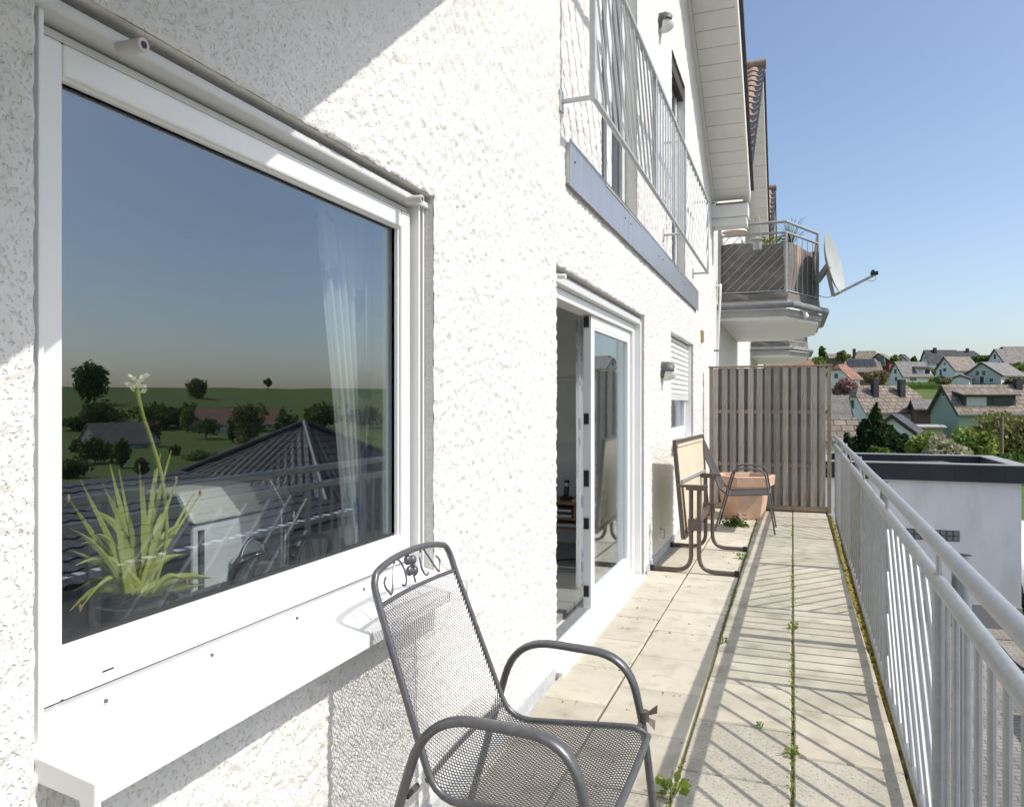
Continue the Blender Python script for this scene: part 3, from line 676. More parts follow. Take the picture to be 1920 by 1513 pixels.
wall_lamp(6.80, 4.84, 'dark hooded lamp high on the wall between the upper windows')
t = thing('wall_vent', 'small ochre vent box on the wall near the fence', 'vent', (WX, 10.07, 2.27))
MB().box(WX, WX + .035, 10.02, 10.13, 2.20, 2.36).build('housing', mat('ochre', (.42, .30, .14), .6), t, bevel=.006)
MB().box(WX + .036, WX + .042, 10.04, 10.11, 2.22, 2.34).build('cover', mat('ochre_pale', (.55, .43, .25), .6), t)
t = thing('wall_hook', 'small steel hook low on the wall beside the folded table', 'hook', (WX, 6.75, .3))
p = on_x(1238, 1000, WX)
MB().tube(bend([(WX, p.y, p.z + .04), (WX + .04, p.y, p.z + .04), (WX + .04, p.y, p.z - .04), (WX + .015, p.y, p.z - .04)], .015), .004, 8).build('hook_wire', 'galv', t, True)
MB().lathe([(.012, 0), (.012, .006)], (WX, p.y, p.z + .04), 10, (1, 0, 0)).build('rosette', 'galv', t)

# ------------------------------------------------------------------ mesh garden chair
ch = thing('garden_chair', 'anthracite wire mesh garden chair with scroll ornament in front of the kitchen window', 'chair', (-.65, 1.98, 0))
YC = 1.888
def half_w(t):      # half width of seat / back along profile parameter
    return .257 - .012 * t if t < .45 else .2516 - (t - .45) / .55 * .024
prof = bend([(-.388, 0, .445), (-.422, 0, .466), (-.812, 0, .434), (-.985, 0, .884)], .075, 10)
prof = [Vector(p) for p in prof]
cum = [0.]
for a_, b2 in zip(prof[:-1], prof[1:]): cum.append(cum[-1] + (b2 - a_).length)
LT = cum[-1]
def P_at(s):
    s = max(0, min(LT, s)); k = max(0, min(len(cum) - 2, np.searchsorted(cum, s) - 1)); t = (s - cum[k]) / max(1e-9, cum[k + 1] - cum[k]); return prof[k].lerp(prof[k + 1], t)
def S_at(u, s):
    p = P_at(s); f = s / LT; bowl = -.012 * (1 - u * u) if f < .42 else 0.
    return Vector((p.x - (.018 * (1 - u * u) if f >= .42 else 0) * min(1, (f - .42) * 6 if f >= .42 else 0), YC + u * half_w(f), p.z + bowl))
vs = []; fs = []
nc, cell = 38, .0136; nrow = int(LT / (cell / 2))
def strand(p, q, w=.00105, h=.0009):
    t_ = (q - p); sd = t_.cross(Vector((.3, .1, .9))).normalized() * w; up_ = sd.cross(t_).normalized() * h; o = len(vs)
    for e in (p, q):
        vs.extend([e - sd - up_, e + sd - up_, e + sd + up_, e - sd + up_])
    fs.extend([(o, o + 1, o + 5, o + 4), (o + 1, o + 2, o + 6, o + 5), (o + 2, o + 3, o + 7, o + 6), (o + 3, o, o + 4, o + 7)])
row = lambda j: [S_at(max(-1, min(1, -1 + 2 * (i + (.5 if j % 2 else 0)) / nc)), j * LT / nrow) for i in range(nc + 1)]
prev = row(0)
for j in range(1, nrow + 1):
    cur = row(j)
    for i in range(nc + 1):
        strand(prev[i], cur[i])
        if j % 2:
            if i > 0: strand(prev[i], cur[i - 1])
        else:
            if i < nc: strand(prev[i], cur[i + 1])
    prev = cur
b = MB(); b.v = [tuple(p) for p in vs]; b.f = fs
b.build('mesh_panel', 'chairmetal', ch)
# frame around the mesh and over the top
fr = []
for s_ in np.linspace(0, LT, 40): fr.append(S_at(-1, s_))
tl, trr = fr[-1], S_at(1, LT)
topz = [tl + Vector((-.014, .003, .042)), tl + Vector((-.020, .013, .064)), tl + Vector((-.024, .035, .080)), tl + Vector((-.029, .12, .095)), Vector(((tl.x + trr.x) / 2 - .031, YC, tl.z + .100)), trr + Vector((-.029, -.12, .095)), trr + Vector((-.024, -.035, .080)), trr + Vector((-.020, -.013, .064)), trr + Vector((-.014, -.003, .042))]
def smooth_path(pts, n=4):
    out = []
    P_ = [pts[0]] + list(pts) + [pts[-1]]
    for k in range(1, len(P_) - 2):
        for q in range(n):
            t = q / n; a_, b2, c_, d_ = P_[k - 1], P_[k], P_[k + 1], P_[k + 2]
            out.append(.5 * ((2 * b2) + (c_ - a_) * t + (2 * a_ - 5 * b2 + 4 * c_ - d_) * t * t + (3 * b2 - a_ - 3 * c_ + d_) * t ** 3))
    return out + [pts[-1]]
loop = fr + smooth_path([fr[-1]] + topz + [trr])[1:-1] + [S_at(1, s_) for s_ in np.linspace(LT, 0, 40)] + [S_at(u, 0) for u in np.linspace(1, -1, 12)[1:-1]]
MB().tube(loop, .0095, 12, closed=True).build('seat_frame', 'chairmetal', ch, True)
MB().tube([S_at(u, LT - .002) for u in np.linspace(-1, 1, 10)], .006, 8).build('top_bar', 'chairmetal', ch, True)
MB().tube([S_at(u, .47) + Vector((-.004, 0, -.012)) for u in np.linspace(-1, 1, 10)], .008, 8).build('cross_bar', 'chairmetal', ch, True)
# scrolls and flower
uvec = Vector((-.3, 0, .95)).normalized()
def scroll(y_sign):
    base = Vector(((tl.x + trr.x) / 2 - .012, YC, tl.z + .008)); b = MB()
    pts2 = [(.172, .062), (.186, .055), (.190, .036), (.178, .016), (.160, .006), (.10, .082), (.082, .084), (.062, .066), (.055, .04), (.06, .018), (.076, .008), (.09, .012)]
    pts2 = [(y_ * .86 , z_ * (1. - .30 * max(0, (y_ - .10)) / .1)) for y_, z_ in pts2]
    b.tube(smooth_path([base + Vector((0, y_sign * y_, 0)) + uvec * z_ for y_, z_ in pts2], 3), .0029, 8)
    b.build('scroll', 'chairmetal', ch, True)
scroll(1); scroll(-1)
base = Vector(((tl.x + trr.x) / 2 - .016, YC, tl.z + .008)) + uvec * .05
fb = MB()
for k in range(4):
    a_ = k * math.pi / 2 + .6; c_ = base + Vector((0, math.cos(a_) * .02, 0)) + uvec * math.sin(a_) * .022; fb.ball(c_, .010, .0145, .0145, 10, 8)
fb.ball(base + Vector((.008, 0, 0)), .006); fb.tube([base - uvec * .05, base + uvec * .045], .003, 6)
fb.build('flower', 'chairmetal', ch, True)
# arms and legs: one bent tube on each side
for sg in (-1, 1):
    y = YC + sg * .302
    pts = bend([(-1.01, y + sg * .03, 0), (-.812, y, .667), (-.456, y - sg * .004, .654), (-.408, y + sg * .004, .44), (-.365, y + sg * .035, 0)], .13, 9)
    pts[1:1] = []
    tb_ = MB().tube(pts, .0115, 16)
    for k_, p_ in enumerate(tb_.v):
        w_ = max(0., min(1., (p_[2] - .48) / .12)); w_ = w_ * w_ * (3 - 2 * w_); tb_.v[k_] = (p_[0], y + (p_[1] - y) * (1 + .75 * w_), p_[2])
    tb_.build('arm_and_legs', 'chairmetal', ch, True)
    for yy, xx, zz in ((y, -.418, .46), (y, -.865, .46)):
        MB().tube([(xx, YC + sg * .25, zz), (xx, yy, zz)], .008, 8).build('bracket', 'chairmetal', ch, True)
    for x_, y_ in ((-1.01, y + sg * .03), (-.365, y + sg * .035)): MB().lathe([(.016, 0), (.016, .03)], (x_, y_, 0), 10).build('foot', 'black', ch)
# ribbon clip tied to the far front leg
rb = thing('ribbon_clip', 'brown ribbon tied to the front leg of the mesh chair', 'ribbon', (-.42, 2.30, .43))
c0 = Vector((-.411, YC + .306, .482)); b = MB()
b.lathe([(.0165, -.014), (.0165, .014)], c0, 12)
b.build('band', 'bronze', rb)
for sx, sy, sz in ((1, .25, .55), (.75, .3, -.7)):
    d_ = Vector((sx, sy, sz)).normalized(); w_ = Vector((0, .55, .6)).normalized() * .013
    MB().prism([c0 + d_ * .012 - w_ * .4, c0 + d_ * .045 - w_, c0 + d_ * .043 + w_, c0 + d_ * .012 + w_ * .4], Vector((.002, -.002, .001))).build('ribbon_tail', 'bronze', rb)

# ------------------------------------------------------------------ folded table
tb = thing('folding_table', 'folded table with beige underside and bronze tube legs leaning at the wall', 'table', (-.77, 6.85, 0))
TLc, TRc, BLc, BRc = Vector((-.935, 6.42, 1.072)), Vector((-.838, 7.62, 1.082)), Vector((-.862, 6.42, .265)), Vector((-.80, 7.62, .27))
nrm = (TRc - TLc).cross(BLc - TLc).normalized()
if nrm.x < 0: nrm = -nrm
MB().prism([TLc, TRc, BRc, BLc], -nrm * .012).build('tabletop', 'beige', tb)
e1, e2 = (TRc - TLc).normalized(), (BLc - TLc).normalized()
for p, q in ((TLc, TRc), (TRc, BRc), (BRc, BLc), (BLc, TLc)): MB().bar(p + nrm * .0 - nrm * .004, q - nrm * .004, .035, .03, nrm.cross((q - p).normalized())).build('rim', 'bronze' if p in (BLc,) or q in (TRc,) and False else 'bronze', tb, bevel=.004)
def on_top(s, t_): return TLc + (TRc - TLc) * s + (BLc - TLc) * t_ + nrm * .006
MB().bar(on_top(.05, .045), on_top(.95, .045), .02, .012, nrm).build('batten', 'beige', tb)
MB().bar(on_top(.07, .42), on_top(.93, .42), .02, .03, nrm).build('brace', 'galvold', tb)
for s_ in (.08, .93): MB().bar(on_top(s_, .46), on_top(s_, .97), .016, .02, nrm).build('hinge_rail', 'bronze', tb)
for y, s_ in ((6.29, .0), (7.39, .92)):
    xc = -.752
    for sg, xe in ((-1, -1.11), (1, -.42)):
        x_ = xc + sg * .032
        MB().tube(bend([(x_, y, .70), (x_, y, .022), (xe, y, .022)], .13, 8), .018, 12).build('leg', 'bronze', tb, True)
        MB().box(xe - .02, xe + .02, y - .024, y + .024, 0, .046).build('foot', 'black', tb, bevel=.006)
    MB().box(xc - .075, xc + .075, y - .018, y + .018, .685, .73).build('leg_bracket', 'bronze', tb, bevel=.006)
    MB().tube([(xc - .15, y + .03, .715), (xc + .10, y + .03, .715)], .013, 10).build('pivot_tube', 'bronze', tb, True)
    MB().box(xc - .055, xc + .055, y - .026, y + .026, .355, .45).build('leg_joint', 'bronze', tb, bevel=.005)
MB().bar((-.752, 6.29, .40), (-.752, 7.39, .40), .03, .055).build('stretcher', 'bronze', tb)

# ------------------------------------------------------------------ tube chair by the planter
c2 = thing('tube_chair', 'thin black tube chair with dark sling seat in front of the terracotta planter', 'chair', (-.5, 8.8, 0))
for y in (8.46, 8.98):
    MB().tube(bend([(-1.00, y, 1.03), (-.74, y, .455), (-.66, y, .40), (-.235, y, .43)], .06), .0115, 10).build('side_rail', 'darkgrey', c2, True)
    MB().tube(bend([(-.80, y + .0, 0), (-.60, y - .02, .70), (-.28, y - .02, .69), (-.175, y - .02, 0)], .09), .0095, 10).build('arm_and_legs', 'darkgrey', c2, True)
MB().prism([(-.24, 8.46, .43), (-.66, 8.46, .398), (-.66, 8.46, .392), (-.24, 8.46, .424)], (0, .52, 0)).build('seat', 'sling', c2)
MB().prism([(-1.0, 8.47, 1.02), (-.74, 8.47, .455), (-.734, 8.47, .455), (-.994, 8.47, 1.02)], (0, .50, 0)).build('backrest', 'sling', c2)
MB().tube([(-1.0, 8.46, 1.03), (-1.0, 8.98, 1.03)], .0115, 10).build('top_rail', 'darkgrey', c2, True)
MB().tube([(-.235, 8.46, .43), (-.235, 8.98, .43)], .0115, 10).build('front_rail', 'darkgrey', c2, True)

# ------------------------------------------------------------------ terracotta planter and plants
pl = thing('terracotta_planter', 'large six sided terracotta planter standing at the fence', 'planter', (-.55, 9.55, 0))
def hexring(r, z): return [Vector((-.56 + r * .94 * math.cos(R(20 + 60 * k)), 9.64 + r * .94 * math.sin(R(20 + 60 * k)), z)) for k in range(6)]
def hexbody(levels):
    b = MB(); vs = [p for r, z in levels for p in hexring(r, z)]; n = len(levels)
    return b.add(vs, [(i * 6 + k, i * 6 + (k + 1) % 6, (i + 1) * 6 + (k + 1) % 6, (i + 1) * 6 + k) for i in range(n - 1) for k in range(6)] + [tuple(range(5, -1, -1))])
hexbody([(.27, .0), (.335, .39)]).build('pot', 'terra', pl, bevel=.006)
hexbody([(.335, .385), (.40, .40), (.41, .52), (.36, .525), (.34, .46)]).build('rim', 'terra', pl, bevel=.006)
hexbody([(.1, .44), (.345, .45)]).build('pot_soil', 'soil', pl)
b = MB(); b.prism(hexring(.34, .44), (0, 0, .03)); b.build('soil', 'soil', pl)
t = thing('ivy_plant', 'low green creeping plant at the foot of the planter', 'plant', (-.8, 9.25, 0))
p0 = on_z(1376, 986, 0); b = MB()
for _ in range(40): leaf_quads(b, (p0.x + random.gauss(0, .09), p0.y + random.gauss(0, .05), 0), 14, .03, .13 * random.random(), .028, .8)
b.build('foliage', 'green', t)
MB().tube([(p0.x, p0.y, 0), (p0.x + .02, p0.y, .06), (p0.x - .02, p0.y + .01, .12)], .004, 6).build('stem', 'bark', t)
for q, (px_, py_) in enumerate(((1325 + 120, 958), (1410, 965))):
    p = on_z(px_, py_, 0); weed(p.x, p.y, 1.2 - .3 * q, ('weed tuft at the fence foot beside the planter', 'weed tuft in front of the planter corner')[q])
# ------------------------------------------------------------------ wooden privacy fence
fe = thing('wooden_fence', 'weathered grey brown board fence closing the end of the terrace', 'fence', (-.27, 10.33, 0))
FY = 10.34; fx0, fx1 = -1.045, .462
for x in (fx0, fx1 - .045): MB().box(x, x + .045, FY - .035, FY + .045, .0, 1.872).build('post', 'wooddark', fe, bevel=.004)
MB().box(fx0 - .012, fx1 + .012, FY - .045, FY + .055, 1.874, 1.898).build('cap_rail', 'wooddark', fe, bevel=.004)
MB().box(fx0 + .046, fx1 - .046, FY - .03, FY + .04, .015, .075).build('bottom_rail', 'wooddark', fe, bevel=.004)
for z in (.60, 1.29): MB().box(fx0 + .046, fx1 - .046, FY - .018, FY + .022, z - .026, z + .026).build('rail', 'wooddark', fe, bevel=.003)
nb = 13; pitch = (fx1 - fx0 - .135) / (nb - .5); pm = None
for k in range(nb):
    x = fx0 + .05 + pitch * k; w_ = .073 + random.uniform(-.007, .006)
    for (dy, dx) in ((-.026, 0), (.030, pitch * .5)):
        xx = x + dx + random.uniform(-.004, .004)
        if xx + w_ > fx1 - .046: xx = fx1 - .047 - w_
        if dx and k == nb - 1: continue
        o = MB().box(-w_ / 2, w_ / 2, -.007, .007, 0, 1).build('slat', 'wood', fe, bevel=.002)
        o.location = (xx + w_ / 2, FY + dy, .077); o.scale = (1, 1, 1.868 - .077 + random.uniform(-.008, 0)); o.rotation_euler = (random.uniform(-.004, .004), random.uniform(-.004, .004), random.uniform(-.06, .06))
tag(MB().box(-1.1, .42, 10.385, 10.42, -.05, .03).build('drain_edge', 'galv'), 'metal drip edge under the fence', 'edging')

# ------------------------------------------------------------------ things inside the rooms
p0 = on_x(262, 1118, -1.36)
pp = thing('window_plant', 'light green strap leaved plant with a faded flower stalk behind the kitchen pane', 'plant', (p0.x, p0.y, .93))
def blade(b, base, tip, w, sag, seg=8, wdir=None):
    base, tip = Vector(base), Vector(tip); d = tip - base; side = d.cross(Vector((1, .1, 0))).normalized() if wdir is None else wdir; vs = []
    for k in range(seg + 1):
        t = k / seg; p = base + d * t + Vector((0, 0, sag * math.sin(math.pi * t))); ww = w * (1 - t ** 3) * (.55 + .9 * t * (1 - t) + .25)
        vs += [p - side * ww, p + Vector((.004, 0, 0)), p + side * ww]
    fs = []
    for k in range(seg): o = 3 * k; fs += [(o, o + 1, o + 4, o + 3), (o + 1, o + 2, o + 5, o + 4)]
    b.add(vs, fs)
tips = [(128, 935), (150, 900), (205, 870), (222, 880), (190, 905), (130, 990), (128, 1030), (135, 1110), (150, 1140), (212, 1145), (225, 1135), (320, 845), (300, 850), (362, 925), (260, 870), (345, 980), (375, 925), (400, 1085), (385, 1095), (300, 1010), (330, 1000), (175, 1000), (240, 960), (285, 930), (350, 1090), (130, 1145), (180, 1120), (310, 1060), (140, 1060), (165, 955), (212, 930), (232, 1000), (330, 900), (268, 905), (200, 1060), (150, 1020), (345, 1040), (290, 880), (310, 960), (245, 1010)]
for k, (tx, ty) in enumerate(tips):
    bx = 262 + (k % 5 - 2) * 11; xb = -1.36 + random.uniform(-.03, .03); base = on_x(bx, 1112, xb); tip = on_x(tx, ty, -1.36 + random.uniform(-.10, .06))
    b = MB(); blade(b, base, tip, random.uniform(.0065, .0115), random.uniform(.0, .055) if ty > 950 else random.uniform(-.01, .02)); b.build('leaf', 'leafp', pp, True)
    if k % 8 == 0: MB().ball(tip, .004, .004, .009, 6, 5).build('dry_tip', 'tip', pp)
st = [on_x(x_, y_, -1.35) for x_, y_ in ((290, 1100), (312, 1010), (305, 905), (285, 830), (268, 780), (258, 735), (257, 712))]
MB().tube(smooth_path(st), .0042, 8).build('flower_stalk', 'leafp', pp, True)
fl = MB(); leaf_quads(fl, on_x(258, 742, -1.35), 40, .011, .045, .014, 1.0); fl.build('faded_flower', 'petal', pp)
po = on_x(262, 1125, -1.36)
tag(MB().lathe([(.07, -.16), (.085, -.02), (.09, 0), (.08, 0), (.078, -.02)], po, 20).build('flower_pot', 'darkgrey', None, True), 'dark pot of the strap leaved plant on the inner sill', 'pot')
tag(MB().box(-1.62, -1.40, .92, 2.20, .80, .86).build('inner_sill', 'darkgrey', None, False, .006), 'dark stone sill inside the kitchen window', 'sill')
# cooker with raised lid
ck = thing('white_cabinet', 'white appliance with grey folded lid behind the kitchen pane', 'appliance', (-1.9, 1.6, .02))
A0, A1 = on_x(362, 1090, -1.75), on_x(548, 1050, -1.75)
MB().box(-2.2, -1.75, A0.y, A1.y, .02, on_x(362, 985, -1.75).z).build('body', 'appl', ck, bevel=.01)
zt = on_x(362, 985, -1.75).z
MB().prism([(-1.735, A0.y - .01, zt + .002), (-1.80, A0.y - .01, zt + .10), (-2.2, A0.y - .01, zt + .11), (-2.2, A0.y - .01, zt + .002)], (0, A1.y - A0.y + .02, 0)).build('lid', 'plastic_grey', ck, bevel=.012)
MB().box(-1.7495, -1.742, A0.y + .02, A0.y + .04, .4, zt - .02).build('hinge_strip', 'darkgrey', ck)
fa = thing('kitchen_tap', 'grey tap handle beside the white appliance', 'tap', (-1.62, 1.75, .86))
q0 = on_x(538, 1055, -1.62); q1 = on_x(540, 975, -1.62)
MB().tube([q0, q1], .011, 12).build('column', 'chrome', fa, True)
MB().prism([q1 + Vector((0, -.035, .03)), q1 + Vector((0, .035, .035)), q1 + Vector((0, .03, -.02)), q1 + Vector((0, 0, -.055)), q1 + Vector((0, -.03, -.02))], (.02, 0, 0)).build('head', 'darkgrey', fa, bevel=.008)
MB().ball(q1 + Vector((.026, .004, .008)), .008, .016, .026, 10, 8).build('lever', 'chrome', fa, True)
kt = thing('kettle', 'steel kettle with arched handle on the inner sill', 'kettle', (-1.5, 1.5, .86))
kc = on_x(475, 1078, -1.5)
MB().lathe([(.07, .862), (.075, .88), (.07, .935), (.045, .955), (.0, .96)], (kc.x, kc.y, 0), 24).build('body', 'chrome', kt, True)
MB().tube([kc + Vector((0, .062 * math.cos(a_), .025 + .085 * math.sin(a_))) for a_ in np.linspace(-.1, math.pi + .1, 18)], .006, 8).build('handle', 'chrome', kt, True)
# curtain
def curtain(name, y0t, y1t, y0b, y1b, z0, z1, x, lab):
    n = 60; m_ = 24; V_ = np.zeros((m_ + 1, n + 1, 3))
    for j in range(m_ + 1):
        t = j / m_; a_ = y0b + (y0t - y0b) * t; c_ = y1b + (y1t - y1b) * t
        for i in range(n + 1):
            s_ = i / n; V_[j, i] = (x + .022 * math.sin(s_ * 34 + .6 * math.sin(t * 3)) + .012 * math.sin(s_ * 71 + t), a_ + (c_ - a_) * s_, z0 + (z1 - z0) * t)
    jj, ii = np.meshgrid(np.arange(m_), np.arange(n), indexing='ij'); f_ = np.stack([jj * (n + 1) + ii, jj * (n + 1) + ii + 1, (jj + 1) * (n + 1) + ii + 1, (jj + 1) * (n + 1) + ii], -1).reshape(-1, 4)
    o = np_mesh(name, V_.reshape(-1, 3), f_, 'curtain'); return tag(o, lab, 'curtain')
xa = -1.375
curtain('curtain', on_x(588, 500, xa).y, 2.232, on_x(655, 990, xa).y, 2.232, .93, 2.085, xa, 'white voile curtain with bluish flower print behind the kitchen pane')
tag(MB().lathe([(.03, 0), (.06, .01), (.072, .10), (.066, .10), (.055, .02)], on_x(668, 1010, -1.47) , 18).build('bowl', 'white', None, True), 'cream bowl at the curtain foot inside the kitchen', 'bowl')
curtain('curtain', 8.0, 9.05, 8.0, 9.05, .9, 2.2, -1.40, 'white net curtain behind the half shuttered small window')
curtain('curtain', 5.35, 6.0, 5.35, 6.0, .04, 2.2, -1.50, 'long white net curtain behind the sliding door pane')
# telephone table
dk = thing('telephone_table', 'low brown teak table with open shelf inside the room', 'table', (-2.0, 6.4, .02))
p0 = on_z(1062, 1062, .02); X1, Yf = -1.62, 6.45
zt = at_depth(1062, 942, Yf).z
MB().box(-2.5, X1, Yf, Yf + .42, zt - .025, zt).build('tabletop', 'desk', dk, bevel=.004)
MB().box(-2.5, X1, Yf + .02, Yf + .40, zt - .165, zt - .145).build('compartment_floor', 'desk', dk, bevel=.003)
MB().box(-2.5, X1, Yf + .38, Yf + .40, zt - .145, zt - .026).build('back_panel', 'desk', dk)
for x in (-1.64, -1.83, -2.48): MB().box(x - .012, x + .012, Yf + .02, Yf + .38, zt - .145, zt - .026).build('divider', 'desk', dk)
MB().box(-1.815, -1.655, Yf + .022, Yf + .04, zt - .142, zt - .03).build('drawer_front', 'desk', dk, bevel=.003)
MB().box(-2.46, X1 - .02, Yf + .04, Yf + .36, .26, .28).build('shelf', 'desk', dk, bevel=.003)
for x in (-1.66, -2.2, -2.44):
    for y in (Yf + .04, Yf + .36): MB().tube([(x, y, .02), (x, y, zt - .166)], [.012, .018], 10).build('leg', 'desk', dk, True)
def on_desk(px_): return at_depth(px_, 940, Yf + .2)
ph = thing('cordless_phone', 'black cordless phone standing in its cradle on the teak table', 'phone', (0, 0, 0)); q = on_desk(1062)
MB().box(q.x - .05, q.x + .05, Yf + .14, Yf + .24, zt + .001, zt + .03).build('cradle', 'black', ph, bevel=.008)
MB().prism([(q.x - .024, Yf + .18, zt + .03), (q.x + .024, Yf + .18, zt + .03), (q.x + .032, Yf + .18, zt + .18), (q.x - .016, Yf + .18, zt + .18)], (0, .025, 0)).build('handset', 'black', ph, bevel=.006)
MB().box(q.x - .012, q.x + .024, Yf + .177, Yf + .1795, zt + .12, zt + .155).build('display', 'plastic_grey', ph)
for k in range(3): MB().box(q.x - .014, q.x + .018, Yf + .177, Yf + .1795, zt + .055 + k * .02, zt + .066 + k * .02).build('key_row', 'darkgrey', ph)
q = on_desk(1090)
bt = thing('spray_bottle', 'white bottle with pointed cap on the teak table', 'bottle', (q.x, Yf + .2, zt))
MB().lathe([(.026, 0), (.028, .01), (.028, .09), (.02, .105), (.012, .11)], (q.x, Yf + .2, zt + .001), 16).build('bottle_body', 'white', bt, True)
MB().lathe([(.013, .105), (.012, .13), (.005, .16), (.003, .165)], (q.x, Yf + .2, zt + .003), 12).build('nozzle', 'white', bt, True)
tag(MB().box(q.x - .05, X1 - .02, Yf + .05, Yf + .3, zt + .001, zt + .012).build('papers', 'paper'), 'loose papers beside the bottle on the teak table', 'papers')
for k in range(2): tag(MB().box(-2.1, -1.87, Yf + .05, Yf + .3, zt - .144 + .05 * k, zt - .125 + .05 * k - (.0 if k else .0)).build('paper_stack', 'paper'), ('stack of papers in the open compartment of the teak table', 'upper bundle of papers in the table compartment')[k], 'papers')
tag(MB().box(-2.3, -1.70, Yf + .06, Yf + .34, .281, .31).build('book', 'plastic_grey', None, False, .004), 'flat grey book on the lower shelf of the teak table', 'book')
tag(MB().tube(smooth_path([Vector(p) for p in ((-1.64, Yf + .1, .03), (-1.75, Yf - .05, .027), (-1.9, Yf - .15, .027), (-2.02, Yf - .3, .027), (-2.0, Yf - .5, .027))]), .006, 6).build('cable', 'black', None, True), 'dark cable trailing on the room floor', 'cable')

# ------------------------------------------------------------------ neighbouring row houses
def tile_mesh(w, l):
    b = MB(); n = 8; vs = []
    for (s_, lift) in ((0, .028), (l, .0)):
        for i in range(n + 1):
            t = i / n; z = .045 * (.5 + .5 * math.cos(2 * math.pi * (t - .30))); vs.append((t * w, s_, z + lift))
    for (s_, lift) in ((0, .010), (l, -.018)):
        for i in range(n + 1):
            t = i / n; z = .045 * (.5 + .5 * math.cos(2 * math.pi * (t - .30))); vs.append((t * w, s_, z + lift))
    m_ = n + 1; fs = [(i, i + 1, m_ + i + 1, m_ + i) for i in range(n)] + [(2 * m_ + i + 1, 2 * m_ + i, i, i + 1)[::-1] for i in range(n)]
    return b.add(vs, fs)
def row_house(y0, y1, ya, za, ze, lab, ncol, nrow_):
    h = thing('row_house', lab, 'house', (-1.5, (y0 + y1) / 2, -2.7))
    MB().prism([(-1.145, y0, -2.7), (-1.145, y1, -2.7), (-1.145, y1, ze), (-1.145, ya, za - .1), (-1.145, y0, ze)], (-.3, 0, 0)).build('wall', 'plaster', h)
    MB().box(-7, -1.445, y0, y0 + .2, -2.7, ze).build('side_wall', 'white', h)
    MB().box(-7, -1.445, y1 - .2, y1, -2.7, ze).build('side_wall', 'white', h)
    near = roof_edge(h, y0 - .15, ze - .05, ya - .01, za, -1.145, .55, False, n=1)
    roof_edge(h, ya + .01, za, y1 + .15, ze - .05, -1.145, .55, True, n=20)
    d = Vector((0, ya - y0 + .15, za - ze + .05)); L_ = d.length; sl_ = math.atan2(d.z, d.y); first = None
    for c_ in range(ncol):
        for k in range(nrow_):
            if first is None: o = first = tile_mesh(.30, .43).build('roof_tile', 'rooftile', near, True)
            else: o = first.copy(); COL.objects.link(o)
            s_ = L_ - .42 * (k + 1)
            o.location = Vector((-.58 - .295 * c_ - .30, y0 - .15, ze - .05)) + d.normalized() * s_ + Vector((0, -math.sin(sl_), math.cos(sl_))) * .18
            o.rotation_euler = (sl_, random.uniform(-.01, .01), 0)
    MB().tube([(-4, ya, za + .27), (-.53, ya, za + .27)], .11, 10).build('ridge_tile', 'rooftile', h, True)
    return h
n1 = row_house(11.76, 22.4, 17.0, 8.45, 4.75, 'white neighbouring row house with brown pantile roof behind the fence', 4, 15)
n2 = row_house(22.6, 33.4, 28.0, 8.75, 4.9, 'farther white row house whose brown tiles peep over the nearer roof', 3, 14)
for (a, b_, z0, z1, h_) in ((12.9, 16.6, .9, 2.05, n1), (23.6, 26.5, .9, 2.1, n2), (18.3, 19.6, 4.1, 5.4, n1)):
    w = frame_ring(a, b_, z0, z1, .08, -1.15, -1.125).build('window', 'pvc', h_)
    MB().box(-1.142, -1.135, a + .08, b_ - .08, z0 + .08, z1 - .08).build('pane', 'farglass', w)
    MB().box(-1.14, -1.12, (a + b_) / 2 - .05, (a + b_) / 2 + .05, z0 + .08, z1 - .08).build('mullion', 'pvc', w)
